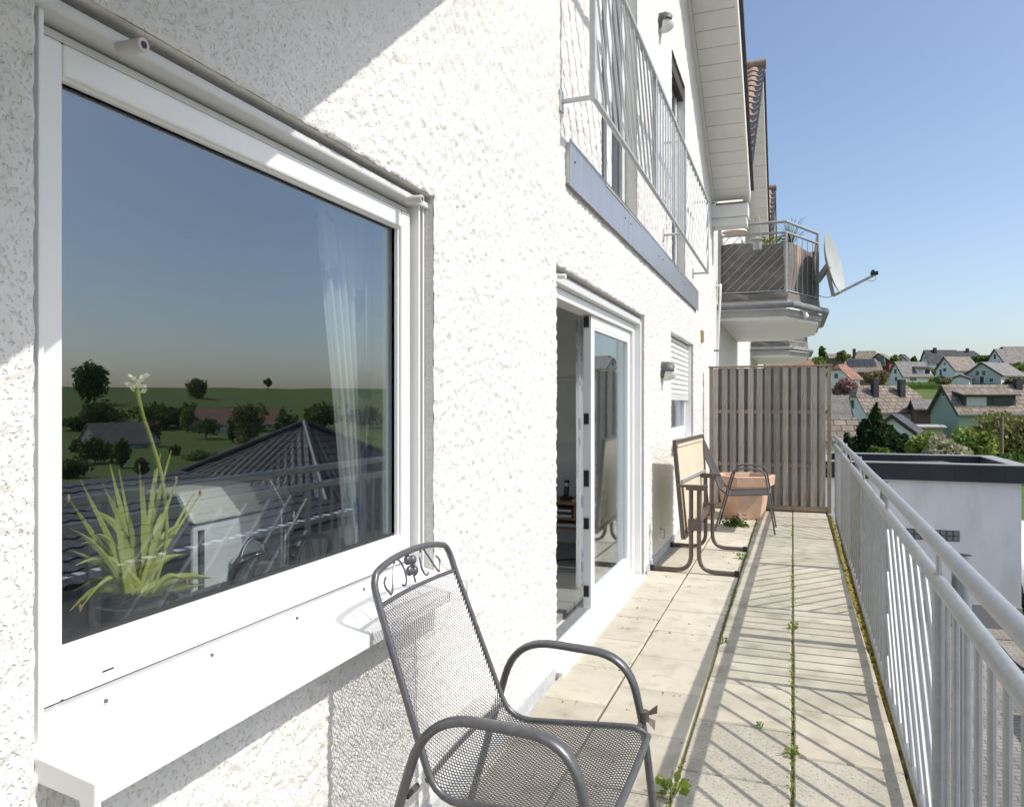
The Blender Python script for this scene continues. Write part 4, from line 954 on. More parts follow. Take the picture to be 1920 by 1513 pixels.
def balcony(y0, lab, detail):
    B = thing('balcony', lab, 'balcony', (-.4, y0 + 2, 2.7))
    out = [(-1.14, y0), (-.06, y0), (.46, y0 + 1.15), (.46, y0 + 3.4), (-.06, y0 + 4.6), (-1.14, y0 + 4.6)]
    def poly(f, z): return [((x - (-1.14)) * f + -1.14, (y - y0 - 2.3) * f + y0 + 2.3, z) for x, y in out]
    MB().prism(poly(.97, 2.75), (0, 0, .25)).build('slab', 'soffit', B)
    MB().prism(poly(1.0, 2.80), (0, 0, .10)).build('fascia', 'fascia', B, bevel=.004)
    MB().prism(poly(.985, 3.002), (0, 0, .05)).build('floor_edge', 'slab', B)
    gp_ = [Vector((x, y, 2.955)) for x, y in poly2(out, y0, 1.045)]
    MB().tube(gp_, .055, 10).build('gutter', 'gutter', B, True)
    rp = [Vector((x, y, 0)) for x, y in poly2(out, y0, .965)]
    up = lambda z: [p + Vector((0, 0, z)) for p in rp]
    for z, r in ((4.30, .024), (4.13, .020), (3.20, .016)): MB().tube(up(z), r, 10).build('rail', 'galvold', B, True)
    for p in rp[1:-1] + [rp[0] + Vector((.02, 0, 0))]: MB().tube([p + Vector((0, 0, 3.05)), p + Vector((0, 0, 4.30 if p is not rp[1] else 4.13))], .022, 10).build('post', 'galvold', B, True)
    # slanting bars on the near side
    x0, x1 = rp[0].x, rp[1].x; yb = rp[0].y; s_ = x0 - .9
    while s_ < x1:
        lo, hi = max(s_, x0), min(s_ + .93, x1)
        if hi - lo > .03: MB().tube([(lo, yb, 3.20 + lo - s_), (hi, yb, 3.20 + hi - s_)], .007, 6).build('bar', 'galvold', B, True)
        s_ += .165
    for (p, q) in ((rp[1], rp[2]), (rp[2], rp[3])):
        n = 6 if p is rp[1] else 12
        for k in range(1, n): c_ = p.lerp(q, k / n); MB().tube([c_ + Vector((0, 0, 3.2)), c_ + Vector((0, 0, 4.13))], .007, 6).build('bar', 'galvold', B, True)
    # fabric screen: sagging sheet just inside the bars
    inner = [Vector((x, y, 0)) for x, y in poly2(out, y0, .94)]; V_ = []; nn = 0
    path = []
    for p, q in zip(inner[:-1], inner[1:]):
        m_ = max(2, int((q - p).length / .08)); path += [p.lerp(q, k / m_) for k in range(m_)]
    path.append(inner[-1])
    for j in range(9):
        for i, p in enumerate(path):
            t = j / 8; V_.append((p.x + .012 * math.sin(i * .9 + j), p.y + .012 * math.sin(i * .7 + j * 1.3), 3.06 + t * (.93 + .03 * math.sin(i * .5))))
    m_ = len(path); f_ = [(j * m_ + i, j * m_ + i + 1, (j + 1) * m_ + i + 1, (j + 1) * m_ + i) for j in range(8) for i in range(m_ - 1)]
    MB().add(V_, f_).build('fabric_screen', 'fabric', B, True)
    V_ = []
    op = [Vector((x, y, 0)) for x, y in poly2(out, y0, .98)]; path = []
    for p, q in zip(op[:-1], op[1:]):
        m_ = max(2, int((q - p).length / .08)); path += [p.lerp(q, k / m_) for k in range(m_)]
    for i, p in enumerate(path):
        for z in (3.03, 3.10, 3.17): V_.append((p.x + .02 * math.sin(i * .6 + z * 20), p.y + .02 * math.sin(i * .8 + z * 31), z + .012 * math.sin(i * .7)))
    f_ = [(3 * i + k, 3 * i + 3 + k, 3 * i + 4 + k, 3 * i + 1 + k) for i in range(len(path) - 1) for k in range(2)]
    MB().add(V_, f_).build('loose_flap', 'fabric', B, True)
    return B
def poly2(out, y0, f): return [((x + 1.14) * f - 1.14, (y - y0 - 2.3) * f + y0 + 2.3) for x, y in out]
balcony(12.6, 'neighbouring balcony with grey fabric screen and slanting bars', True)
balcony(22.8, 'farther balcony of the row seen beneath the nearer one', False)
t = thing('security_camera', 'short white tube hanging at the gutter corner of the nearer balcony', 'camera', (.2, 13.1, 2.8))
q0, q1 = at_depth(1506, 580, 13.05), at_depth(1513, 596, 13.0)
MB().tube([q0, q1], .035, 12).build('tube', 'white', t, True); MB().tube([q0, q0 + Vector((0, .15, .05))], .015, 8).build('arm', 'white', t)
# satellite dish
ds = thing('satellite_dish', 'large grey satellite dish on the corner of the neighbouring balcony', 'dish', (.6, 14, 3.2))
c0 = at_depth(1560, 497, 13.6); nv = Vector((.95, -.27, .20)).normalized(); q = Vector((0, 0, 1)).rotation_difference(nv)
prof_ = [(.001, 0), (.14, .006), (.28, .026), (.40, .056), (.50, .095), (.512, .098), (.512, .088), (.42, .050), (.28, .014), (.001, -.014)]
MB().lathe(prof_, c0 - nv * .05, 36, nv).build('reflector', 'dish', ds, True)
lo = at_depth(1560, 556, 13.6) + nv * .02; tip = at_depth(1640, 516, 13.5)
MB().bar(lo, tip, .028, .04).build('arm', 'galvold', ds)
MB().tube([tip + Vector((-.06, 0, .02)), tip + Vector((.05, 0, .03))], .035, 10).build('receiver', 'black', ds, True)
MB().tube([tip + Vector((-.02, 0, .04)), tip + Vector((-.02, .06, .07))], .03, 10).build('receiver', 'black', ds, True)
MB().tube(smooth_path([tip, tip + Vector((.02, 0, -.07)), tip + Vector((-.05, 0, -.10)), tip + Vector((-.14, 0, -.06))]), .006, 6).build('cable', 'dish', ds, True)
MB().bar(c0 - nv * .06, at_depth(1532, 528, 13.7), .10, .08).build('bracket', 'galvold', ds)
MB().bar(c0 - nv * .07 + Vector((0, 0, -.1)), lo, .06, .05).build('bracket_foot', 'galvold', ds)
MB().tube(smooth_path([lo, lo + Vector((-.12, 0, -.02)), lo + Vector((-.25, 0, .04)), at_depth(1530, 540, 13.6)]), .006, 6).build('cable', 'galvold', ds, True)
# things on the nearer balcony
t = thing('heat_lamp', 'white cone shaped lamp shade hanging above the neighbouring balcony', 'lamp', (-.9, 13.4, 4.3))
c_ = at_depth(1378, 437, 13.4); MB().lathe([(.21, 0), (.20, .02), (.09, .10), (.07, .11)], c_, 24).build('shade', 'white', t, True)
MB().lathe([(.06, .10), (.06, .4), (.055, .41)], c_, 14).build('stem', 'white', t, True); MB().lathe([(.185, -.012), (.185, .012)], c_, 24).build('inner_reflector', 'beige', t)
t = thing('lantern', 'small steel lantern hanging on the balcony rail', 'lantern', (-.5, 12.5, 3.8))
c_ = at_depth(1420, 470, 12.45); MB().lathe([(.06, 0), (.07, .02), (.07, .14), (.10, .16), (.10, .17), (.03, .21)], c_, 16).build('housing', 'galvold', t, True)
MB().tube([c_ + Vector((.05 * math.cos(a_), 0, .2 + .35 * math.sin(a_))) for a_ in np.linspace(0, math.pi, 12)], .006, 6).build('handle', 'galvold', t, True)
t = thing('pot_plant', 'spiky green plant rising above the fabric screen of the neighbouring balcony', 'plant', (-.2, 13.2, 3.1))
c_ = at_depth(1483, 462, 13.3); b = MB()
for k in range(60):
    a_ = random.uniform(0, 6.28); r_ = random.uniform(.05, .34); blade(b, c_, c_ + Vector((r_ * math.cos(a_), r_ * math.sin(a_), random.uniform(.18, .44))), .011, .06, 4)
b.build('foliage', 'green', t); MB().lathe([(.10, -.95), (.15, -.3), (.16, -.02)], c_, 16).build('pot', 'terra', t, True)
c_ = at_depth(1450, 458, 13.2); b = MB(); leaf_quads(b, c_, 120, .22, .09, .06, 1.); 
t = thing('trailing_plant', 'low leafy plant beside the spiky one on the balcony', 'plant', c_); b.build('foliage', 'leafy', t); MB().tube([c_ + Vector((0, 0, -.3)), c_], .01, 6).build('stem', 'green', t)
t = thing('drain_pipe', 'thin white pipe at the corner of the house beside the fence', 'pipe', (-1.08, 11.85, 1.9))
MB().tube(smooth_path([Vector(p) for p in ((-1.10, 11.9, -.3), (-1.085, 11.9, 2.0), (-1.04, 11.9, 3.1), (-1.06, 11.95, 3.22), (-1.13, 11.95, 3.2))]), .017, 8).build('pipe_run', 'pvc', t, True)
for z in (.9, 2.2): MB().box(-1.14, -1.06, 11.88, 11.92, z, z + .03).build('clip', 'galvold', t)

# ------------------------------------------------------------------ garage in the yard
GF, GB, GL, GR = 15.9, 18.5, .55, 3.88
ga = thing('garage', 'low pale garage with slate clad parapet below the terrace', 'garage', (2.2, 17, -2.7))
MB().box(GL, GR, GF, GB, -2.75, -.03).build('wall', 'garage', ga)
MB().box(GL - .015, GR + .015, GF - .015, GB + .015, -2.75, -2.30).build('plinth', 'w_grey', ga)
for (a, b_, c_, d_) in ((GL - .12, GR + .12, GF - .12, GF + .14), (GL - .12, GR + .12, GB - .14, GB + .12), (GL - .12, GL + .14, GF + .14, GB - .14), (GR - .14, GR + .12, GF + .14, GB - .14)):
    MB().box(a, b_, c_, d_, -.04, .265).build('parapet', 'slate', ga)
    MB().box(a - .015, b_ + .015, c_ - .015 * (c_ < GF), d_ + .015 * (d_ > GB), .267, .285).build('coping', 'galvold', ga)
MB().prism([(GL, GF, -.03), (GR, GF, -.03), (GR, GF, .02), ((GL + GR) / 2 + .8, GF, .16), (GL, GF, .06)], (0, GB - GF, 0)).build('roof_sheet', 'bitumen', ga)
gl_ = at_depth(1690, 990, GF); gr_ = at_depth(1799, 1016, GF); nb_ = 9
st_ = MB().box(gl_.x, gr_.x, GF - .012, GF - .001, gr_.z, gl_.z).build('vent_frame', 'darkgrey', ga)
for i in range(nb_):
    for j in range(2):
        w_ = (gr_.x - gl_.x) / nb_; h_ = (gl_.z - gr_.z) / 2
        MB().box(gl_.x + w_ * i + .012, gl_.x + w_ * (i + 1) - .012, GF - .028, GF - .013, gr_.z + h_ * j + .012, gr_.z + h_ * (j + 1) - .012).build('glass_block', mat('glass_block', (.20, .24, .23), .25) if i + j == 0 else 'gblock', st_, bevel=.012) if 'gblock' in M or M.update({'gblock': mat('glass_block_grey', (.20, .24, .23), .25)}) is None else None
for k, dx in enumerate((0, .09)):
    tag(MB().tube(smooth_path([Vector((x, y, -2.70)) for x, y in ((2.6 + dx, 15.85), (3.0 + dx, 15.6), (3.15 + dx * 1.5, 14.8), (3.2 + dx * 1.6, 13.6), (3.9 + dx, 12.2), (4.6, 11.5 + dx))]), .018, 6).build('cable', 'black', None, True), ('black cable on the yard paving near the garage', 'second black cable beside the first on the yard paving')[k], 'cable')
# car parked beyond the garage corner: body, cabin, wheels
car = thing('parked_car', 'white car parked beyond the garage corner', 'car', (5.0, 17.5, -2.72))
cb = MB(); body = [(0, .35), (0, .75), (.5, .95), (1.0, 1.02), (1.7, 1.48), (3.1, 1.5), (3.9, 1.05), (4.3, .95), (4.35, .4)]
X0c, Y0c, zc = 4.22, 16.6, -2.72
cb.prism([(X0c, Y0c + y, zc + z) for y, z in body], (1.75, 0, 0)); cb.build('body', 'appl', car, bevel=.08)
MB().prism([(X0c - .005, Y0c + y, zc + z) for y, z in ((1.15, 1.05), (1.75, 1.40), (3.05, 1.42), (3.65, 1.07))], (1.76, 0, 0)).build('side_glass', 'farglass', car)
for y in (.85, 3.45):
    for x in (X0c - .01, X0c + 1.56):
        w = MB().tube([(x, Y0c + y, zc + .32), (x + .2, Y0c + y, zc + .32)], .32, 20).build('wheel', 'rubber', car, True); MB().tube([(x - .006, Y0c + y, zc + .32), (x + .206, Y0c + y, zc + .32)], .19, 16).build('rim', 'galvold', w)
fen = thing('yard_fence', 'grey bar fence behind the garage corner', 'fence', (4.3, 15, -2.7))
for k in range(9): MB().box(4.15 + .12 * k, 4.18 + .12 * k, 15.2, 15.23, -2.72, -1.55).build('bar', 'galvold', fen)
for z in (-2.5, -1.6): MB().box(4.12, 5.2, 15.235, 15.255, z, z + .04).build('rail', 'galvold', fen)
MB().box(4.08, 4.14, 15.18, 15.26, -2.72, -1.45).build('post', 'galvold', fen)
# tool shed out of frame that throws the yard shadow and shows in the pane
sh = thing('tiled_shed', 'low shed with dark tiled lean-to roof beside the yard', 'shed', (7, 8, -2.7))
MB().box(4.75, 9, 3.0, 11.4, -2.75, -.45).build('wall', 'garage', sh)

# dark corrugated tile roofs
def tiled_slope(name, e0, e1, r0, r1, m, parent, wave=.23, course=.36, amp=.035):
    """quad slope: eave e0-e1, ridge r0-r1, rolled tiles running up the slope"""
    e0, e1, r0, r1 = map(Vector, (e0, e1, r0, r1)); nrm_ = (e1 - e0).cross(r0 - e0)
    if nrm_.length < 1e-6: nrm_ = (e1 - e0).cross(r1 - e0)
    nrm_.normalize()
    if nrm_.z < 0: nrm_ = -nrm_
    ax = (e1 - e0).normalized(); W_ = (e1 - e0).length; Ls = ((r0 + r1) / 2 - (e0 + e1) / 2).length; nr_ = max(2, int(Ls / course)); V_ = []; F_ = []
    for k in range(nr_):
        for t, lift in ((k / nr_, .016), ((k + 1) / nr_, 0.)):
            a_, b2 = e0.lerp(r0, t), e1.lerp(r1, t); n = max(2, int(W_ / wave * 6))
            for i in range(n + 1):
                p = a_.lerp(b2, i / n); s_ = (p - e0).dot(ax); V_.append(p + nrm_ * (lift + amp * (.5 + .5 * math.sin(2 * math.pi * s_ / wave))))
        n = max(2, int(W_ / wave * 6)); o = len(V_) - 2 * (n + 1)
        F_ += [(o + i, o + i + 1, o + n + 1 + i + 1, o + n + 1 + i) for i in range(n)]
        if k: F_ += [(o - (n + 1) + i, o - (n + 1) + i + 1, o + i + 1, o + i) for i in range(n)]
    ob = MB().add(V_, F_).build(name, m, parent); ob['kind'] = 'stuff'; return ob
tiled_slope('tile_field', (4.55, 2.8, -.50), (4.55, 11.6, -.50), (9.1, 2.8, .05), (9.1, 11.6, .05), 'darktile', sh, .23, .36, .022)
MB().box(4.5, 4.62, 2.8, 11.6, -.62, -.52).build('gutter', 'gutter', sh)
MB().prism([(4.7, 2.82, -.56), (9.05, 2.82, -.56), (9.05, 2.82, .02)], (0, 8.7, 0)).build('rafters', 'trim', sh)
# house with dark hipped roof, seen mirrored in the kitchen pane
hh = thing('hipped_house', 'house with dark hipped tile roof mirrored in the kitchen pane', 'house', (15, 23.5, -4))
C0 = Vector((14.7, 23.5, .62)); kk = [C0 + Vector((5.6, -5.2, -3.1)), C0 + Vector((-5.2, -5.6, -3.1)), C0 + Vector((-5.6, 5.2, -3.1)), C0 + Vector((5.2, 5.6, -3.1))]
for i in range(4):
    a_, b2 = kk[i], kk[(i + 1) % 4]; tiled_slope('tile_field', a_, b2, C0, C0, 'darktile', hh, .30, .4, .05)
    MB().tube([a_ + Vector((0, 0, .08)), C0 + Vector((0, 0, .08))], .11, 8).build('hip_ridge', 'darktile', hh, True)
MB().prism([p.lerp(Vector((C0.x, C0.y, p.z)), .08) - Vector((0, 0, .1)) for p in kk], (0, 0, -4)).build('wall', 'w_white', hh)

# ------------------------------------------------------------------ village houses
def uv_roof(o, mt):
    me = o.data; uv = me.uv_layers.new(name='UVMap'); inv = mt.inverted()
    for p in me.polygons:
        n = inv.to_3x3() @ p.normal; n.normalize()
        for li in p.loop_indices:
            co = inv @ me.vertices[me.loops[li].vertex_index].co
            if abs(n.x) > abs(n.y): uv.data[li].uv = (co.y, math.hypot(co.x, co.z))
            else: uv.data[li].uv = (co.x, co.z / max(.2, abs(n.y)))
def village_house(lab, xc, xl, xr, yb, ye, yr, fd, ang, wallm, roofm, wins=(), chim=(), hip=0., over=.45, name='village_house', dormer=None, solar=None, cat='house', trimm='trim'):
    s = fd / F; u, v, z = ray(xc, yb); px_m = s
    cx, cy, z0 = u * s, v * s, EYE + z * s; az = math.atan2(cx, cy); rz = R(ang) - az
    L_ = (xr - xc) * px_m / math.cos(R(ang)) ; W_ = max(3., (xc - xl) * px_m / max(.2, math.sin(R(ang)))); he = (yb - ye) * px_m; hr = (yb - yr) * px_m
    # local frame: origin = near corner between left gable and front, x along the front, y to the back
    mt = Matrix.Translation((cx, cy, z0)) @ Matrix.Rotation(rz, 4, 'Z')
    T = lambda x, y, zz: mt @ Vector((x, y, zz))
    h = thing(name, lab, cat, (cx, cy, z0)); dn = -4.
    hz = he + (hr - he) * (1 - hip); hx = hip * W_ * .42
    yq = lambda zz: (zz - he) / max(.01, hr - he) * W_ / 2
    gab = lambda x: [T(x, 0, dn), T(x, W_, dn), T(x, W_, he), T(x, W_ - yq(hz), hz), T(x, yq(hz), hz), T(x, 0, he)] if hip > 0 else [T(x, 0, dn), T(x, W_, dn), T(x, W_, he), T(x, W_ / 2, hr), T(x, 0, he)]
    MB().prism(gab(0), mt.to_3x3() @ Vector((L_, 0, 0))).build('wall', wallm, h)
    dz = (hr - he) / (W_ / 2) * over; o_ = over * .7
    b = MB(); th = .18
    for sg in (0, 1):
        Yv = (lambda y: y) if sg == 0 else (lambda y: W_ - y)
        pts = [T(-o_, Yv(-over), he - dz), T(L_ + o_, Yv(-over), he - dz), T(L_ + o_, Yv(yq(hz)), hz), T(L_ + o_ - hx, Yv(W_ / 2), hr), T(-o_ + hx, Yv(W_ / 2), hr), T(-o_, Yv(yq(hz)), hz)]
        if hip == 0: pts = [pts[0], pts[1], T(L_ + o_, Yv(W_ / 2), hr), T(-o_, Yv(W_ / 2), hr)]
        if sg: pts = pts[::-1]
        b.prism([p + Vector((0, 0, .02)) for p in pts], (0, 0, th))
    if hip > 0:
        for x, sx in ((-o_, 1), (L_ + o_, -1)):
            pts = [T(x, yq(hz), hz + .02), T(x, W_ - yq(hz), hz + .02), T(x + sx * hx, W_ / 2, hr + .02)]
            b.prism(pts if sx < 0 else pts[::-1], (0, 0, th))
    ro = b.build('roof', roofm, h); uv_roof(ro, mt)
    b = MB()
    for x in (-o_, L_ + o_):
        if hip == 0:
            for y0_, y1_ in ((-over, W_ / 2), (W_ + over, W_ / 2)): MB().bar(T(x, y0_, he - dz + .02), T(x, y1_, hr + .02), .07, .30).build('verge_board', trimm, ro)
    MB().bar(T(-o_, -over - .03, he - dz + .08), T(L_ + o_, -over - .03, he - dz + .08), .12, .12).build('gutter', 'gutter', ro)
    for (f, a_, zz, w_, hh_) in wins:       # f: 'F' front along x, 'L' left gable along y (fractions), sizes in metres
        if f == 'F': c = [T(a_ * L_ - w_ / 2, -.06, he * zz), T(a_ * L_ + w_ / 2, -.06, he * zz), T(a_ * L_ + w_ / 2, -.06, he * zz + hh_), T(a_ * L_ - w_ / 2, -.06, he * zz + hh_)]; dv = mt.to_3x3() @ Vector((0, .1, 0)); out_ = mt.to_3x3() @ Vector((0, -.02, 0))
        else: c = [T(-.06, a_ * W_ - w_ / 2, he * zz), T(-.06, a_ * W_ + w_ / 2, he * zz), T(-.06, a_ * W_ + w_ / 2, he * zz + hh_), T(-.06, a_ * W_ - w_ / 2, he * zz + hh_)]; dv = mt.to_3x3() @ Vector((.1, 0, 0)); out_ = mt.to_3x3() @ Vector((-.02, 0, 0))
        w = MB().prism(c, dv).build('window', 'pvc', h); m_ = sum(c, Vector()) / 4
        MB().prism([m_ + (p - m_) * .80 + out_ for p in c], dv * .3).build('pane', 'farglass', w)
    for (fx, fy, ch_) in chim:
        p = T(fx * L_, fy * W_, 0); zt_ = z0 + hr + ch_
        MB().box(-.35, .35, -.35, .35, z0 + he, zt_, Matrix.Translation((p.x, p.y, 0)) @ Matrix.Rotation(rz, 4, 'Z')).build('chimney', 'r_dark' if roofm != 'r_red' else 'w_white', ro)
    if dormer:
        a0, a1, zb_, zt_, dm, rm = dormer; yb_ = yq(zb_ * (hr - he) + he)
        y_f = yb_ + .1; zlo = he + zb_ * (hr - he) ; zhi = he + zt_ * (hr - he); yend = yq(min(hr - .2, zhi + .5))
        dd = MB().prism([T(a0 * L_, y_f, zlo), T(a0 * L_, y_f, zhi), T(a0 * L_, yend, zhi + .4), T(a0 * L_, yend, zlo)], mt.to_3x3() @ Vector(((a1 - a0) * L_, 0, 0))).build('dormer', dm, h)
        r2 = MB().prism([T(a0 * L_ - .3, y_f - .5, zhi), T(a0 * L_ - .3, yend + .3, zhi + .5), T(a0 * L_ - .3, yend + .3, zhi + .65), T(a0 * L_ - .3, y_f - .5, zhi + .15)], mt.to_3x3() @ Vector(((a1 - a0) * L_ + .6, 0, 0))).build('dormer_roof', rm, dd); uv_roof(r2, mt)
        nw = max(2, int((a1 - a0) * L_ / 2.2))
        for k in range(nw):
            xa_ = a0 * L_ + ((k + .5) / nw) * (a1 - a0) * L_; hw = .38 * (a1 - a0) * L_ / nw
            MB().prism([T(xa_ - hw, y_f - .04, zlo + .25), T(xa_ + hw, y_f - .04, zlo + .25), T(xa_ + hw, y_f - .04, zhi - .15), T(xa_ - hw, y_f - .04, zhi - .15)], mt.to_3x3() @ Vector((0, .03, 0))).build('dormer_window', 'shutterw' if k == 0 else 'farglass', dd)
    if solar:
        a0, a1, z0_, z1_ = solar
        for k in range(5):
            xa_, xb_ = (a0 + (a1 - a0) * k / 5) * L_ + .03, (a0 + (a1 - a0) * (k + 1) / 5) * L_ - .03
            c = [(xa_, z0_), (xb_, z0_), (xb_, z1_), (xa_, z1_)]
            MB().prism([T(x_, yq(he + t_ * (hr - he)), he + t_ * (hr - he) + .26) for x_, t_ in c], (0, 0, .05)).build('solar_module', 'solar', ro)
    return h
Zp = lambda a, b: (1520 + a / 4.8, 620 + b / 4.8)
WF = [('F', .3, .25, 1.2, 1.2), ('F', .7, .25, 1.2, 1.2), ('L', .5, 1.15, .9, 1.1)]
village_house('white house with brown half hipped roof and two dark chimneys', 1623, 1578, 1728, 850, 770, 725, 92, 32, 'w_white', 'r_brown', [('L', .5, 1.02, .9, 1.3), ('L', .35, .55, .9, 1.2), ('F', .8, .35, 1., 1.2)], [(.28, .3, .9), (.72, .3, .9)], hip=.45)
village_house('green house with brown tiled roof and wide dark dormer', 1797, 1749, 1990, 850, 772, 724, 80, 30, 'w_green', 'r_brown', [('L', .5, 1.35, .5, .9)], [(.62, .45, .8)], dormer=(.06, .50, .12, .62, 'trim', 'r_brown'))
village_house('white house with grey roof and solar dormer above the meadow', 1693, 1668, 1741, 719, 704, 679, 165, 35, 'w_white', 'r_grey', [('L', .5, 1.2, 1., 1.2), ('F', .35, .25, 1.9, 1.1), ('L', .45, .25, .8, 1.2)], dormer=(.52, .98, .02, .5, 'w_white', 'solar'))
village_house('white house with beige roof and bright left gable', 1791, 1757, 1830, 713, 694, 669, 175, 35, 'w_white', 'r_beige', [('L', .5, .85, 1.3, 1.), ('L', .7, .45, .9, 1.8), ('L', .5, 1.5, .8, .9), ('F', .5, .35, 2.6, 1.)])
village_house('pale green grey house with three small gable windows', 1877, 1816, 1916, 722, 703, 679, 155, 62, 'w_pale', 'r_grey', [('L', .62, .95, 1., 1.2), ('L', .45, .95, 1., 1.2), ('L', .25, .25, .9, 1.), ('L', .78, .25, .9, 1.), ('L', .5, .05, 1., 2.), ('F', .5, .3, 1.2, 1.)])
village_house('white garage with brown flat pitched roof beside the pale green house', 1817, 1789, 1822, 722, 710, 704, 158, 70, 'w_white', 'r_grey', [], name='village_garage', cat='garage')
village_house('white gabled house at the upper right of the hillside', 1884, 1853, 1960, 688, 680, 654, 190, 35, 'w_white', 'r_grey', [('L', .3, .4, 1.2, 1.), ('L', .65, .4, 1.2, 1.), ('L', .5, 1.9, 1., 1.4)])
village_house('long dark roofed house behind the beige roof', 1742, 1728, 1792, 694, 678, 657, 205, 30, 'w_white', 'r_dark', WF, [(.3, .4, .8)])
village_house('hip roofed dark house near the crest of the hill', 1795, 1788, 1830, 678, 668, 659, 225, 25, 'w_white', 'r_dark', [('F', .5, .2, 1.4, 1.)], [(.55, .4, .9)], hip=.9)
village_house('brown house with rows of solar panels on its roof', 1588, 1578, 1646, 707, 695, 674, 150, 15, 'w_brown', 'r_brown', [('F', .2, .2, 1.2, 1.), ('F', .6, .2, 1.2, 1.)], hip=.5, solar=(.05, .9, .2, .9))
village_house('dark red wooden chalet with pale balcony window', 1667, 1633, 1675, 686, 676, 663, 200, 68, 'w_red', 'r_brown', [('L', .5, .7, 3.2, 1.8), ('L', .3, .05, 1.3, 1.2)])
village_house('wide brown roofed house behind the solar house', 1606, 1598, 1648, 684, 674, 659, 215, 18, 'w_grey', 'r_brown', [('F', .5, .2, 1.6, 1.2)], [(-.02, .4, .8)], hip=.8)
village_house('white house with red roof half hidden by the fence', 1592, 1548, 1610, 726, 708, 684, 120, 55, 'w_white', 'r_red', [('L', .5, .9, .8, .9)], hip=.4)
village_house('long low grey roofed building behind the fence edge', 1545, 1535, 1590, 800, 782, 745, 85, 14, 'w_grey', 'r_grey', [])
village_house('low brown tiled building left of the pine', 1545, 1538, 1604, 850, 822, 789, 55, 12, 'w_white', 'r_brown', [])
village_house('white annexe with dark roof behind the pine', 1711, 1672, 1722, 853, 808, 782, 62, 75, 'w_white', 'r_dark', [])
village_house('brown timber shed between the white and the green house', 1718, 1712, 1757, 800, 766, 752, 90, 12, 'w_brown', 'r_grey', [], name='timber_shed', cat='shed')
village_house('small yellow building with terrace beneath the timber shed', 1720, 1716, 1762, 850, 803, 800, 80, 10, 'w_yellow', 'slab', [], name='garden_building', cat='building')
village_house('distant white gable on the crest', 1698, 1683, 1704, 680, 674, 665, 230, 60, 'w_white', 'r_dark', [('L', .5, .5, 1.2, 1.2)])
village_house('grey roofed house at the far left of the crest', 1556, 1547, 1580, 680, 672, 664, 220, 15, 'w_brown', 'r_brown', [])
village_house('red roofed house seen over the fence beneath the balconies', 1440, 1425, 1520, 700, 689, 674, 110, 14, 'w_white', 'r_red', [('F', .4, .3, 6, .5)])
village_house('far roofs at the right end of the crest', 1890, 1872, 1945, 664, 658, 650, 250, 25, 'w_brown', 'r_brown', [])
# houses mirrored in the pane
def mirror_house(lab, px_, py_, D, L_, W_, he, hr, rot, wm, rm):
    p = seen_in_pane(px_, py_, D); mt = Matrix.Translation((p.x, p.y, p.z)) @ Matrix.Rotation(R(rot), 4, 'Z'); h = thing('valley_house', lab, 'house', p); T = lambda x, y, z: mt @ Vector((x, y, z))
    MB().prism([T(-L_ / 2, -W_ / 2, -3), T(-L_ / 2, W_ / 2, -3), T(-L_ / 2, W_ / 2, he), T(-L_ / 2, 0, hr), T(-L_ / 2, -W_ / 2, he)], mt.to_3x3() @ Vector((L_, 0, 0))).build('wall', wm, h)
    b = MB()
    for sg in (-1, 1):
        pts = [T(-L_ / 2 - .4, sg * (W_ / 2 + .4), he - .3), T(L_ / 2 + .4, sg * (W_ / 2 + .4), he - .3), T(L_ / 2 + .4, 0, hr), T(-L_ / 2 - .4, 0, hr)]; b.prism(pts if sg < 0 else pts[::-1], (0, 0, .2))
    ro = b.build('roof', rm, h); uv_roof(ro, mt)
    for k in (-.25, .25):
        w = MB().box(k * L_ - .6, k * L_ + .6, -W_ / 2 - .05, -W_ / 2 + .05, he * .35, he * .35 + 1.2, mt).build('window', 'pvc', h); MB().box(k * L_ - .5, k * L_ + .5, -W_ / 2 - .07, -W_ / 2 - .055, he * .35 + .1, he * .35 + 1.1, mt).build('pane', 'farglass', w)
mirror_house('house with pale roof mirrored at the left of the kitchen pane', 222, 858, 150, 10, 8, 2.6, 6, -75, 'w_white', 'r_beige')
mirror_house('house with red roof mirrored beside the yellow tree', 425, 822, 190, 13, 10, 3.2, 7, -35, 'w_white', 'r_red')
mirror_house('white house with brown roof mirrored below the meadow', 345, 812, 260, 13, 10, 3.2, 7, -60, 'w_white', 'r_brown')
mirror_house('second red roofed house mirrored near the roof ridge', 490, 818, 200, 12, 9, 3.2, 6.5, -40, 'w_white', 'r_red')

# ------------------------------------------------------------------ trees and shrubs
def foliage(c, rx, ry, rz, n, size, lobes, seed, conic=False):
    rng = np.random.RandomState(seed); c = np.array(c)
    lc = rng.normal(size=(lobes, 3)); lc /= np.linalg.norm(lc, axis=1)[:, None]; lc *= (rng.rand(lobes, 1) ** .5) * .68
    lr = .26 + .22 * rng.rand(lobes)
    k = rng.randint(0, lobes, n); d = rng.normal(size=(n, 3)); d /= np.linalg.norm(d, axis=1)[:, None]; rr = lr[k][:, None] * (rng.rand(n, 1) ** .4)
    p = lc[k] + d * rr
    if conic:
        t = (p[:, 2:3] + 1) / 2; p[:, :2] *= np.clip(1.25 - t, .08, 1.2)
    p = c + p * np.array([rx, ry, rz])
    a = rng.normal(size=(n, 3)); a /= np.linalg.norm(a, axis=1)[:, None]; b2 = np.cross(a, rng.normal(size=(n, 3))); b2 /= np.linalg.norm(b2, axis=1)[:, None]
    s = size * (.5 + rng.rand(n, 1)); V_ = np.stack([p - a * s, p + b2 * s * .55, p + a * s, p - b2 * s * .55], 1).reshape(-1, 3)
    return V_, np.arange(4 * n).reshape(n, 4)
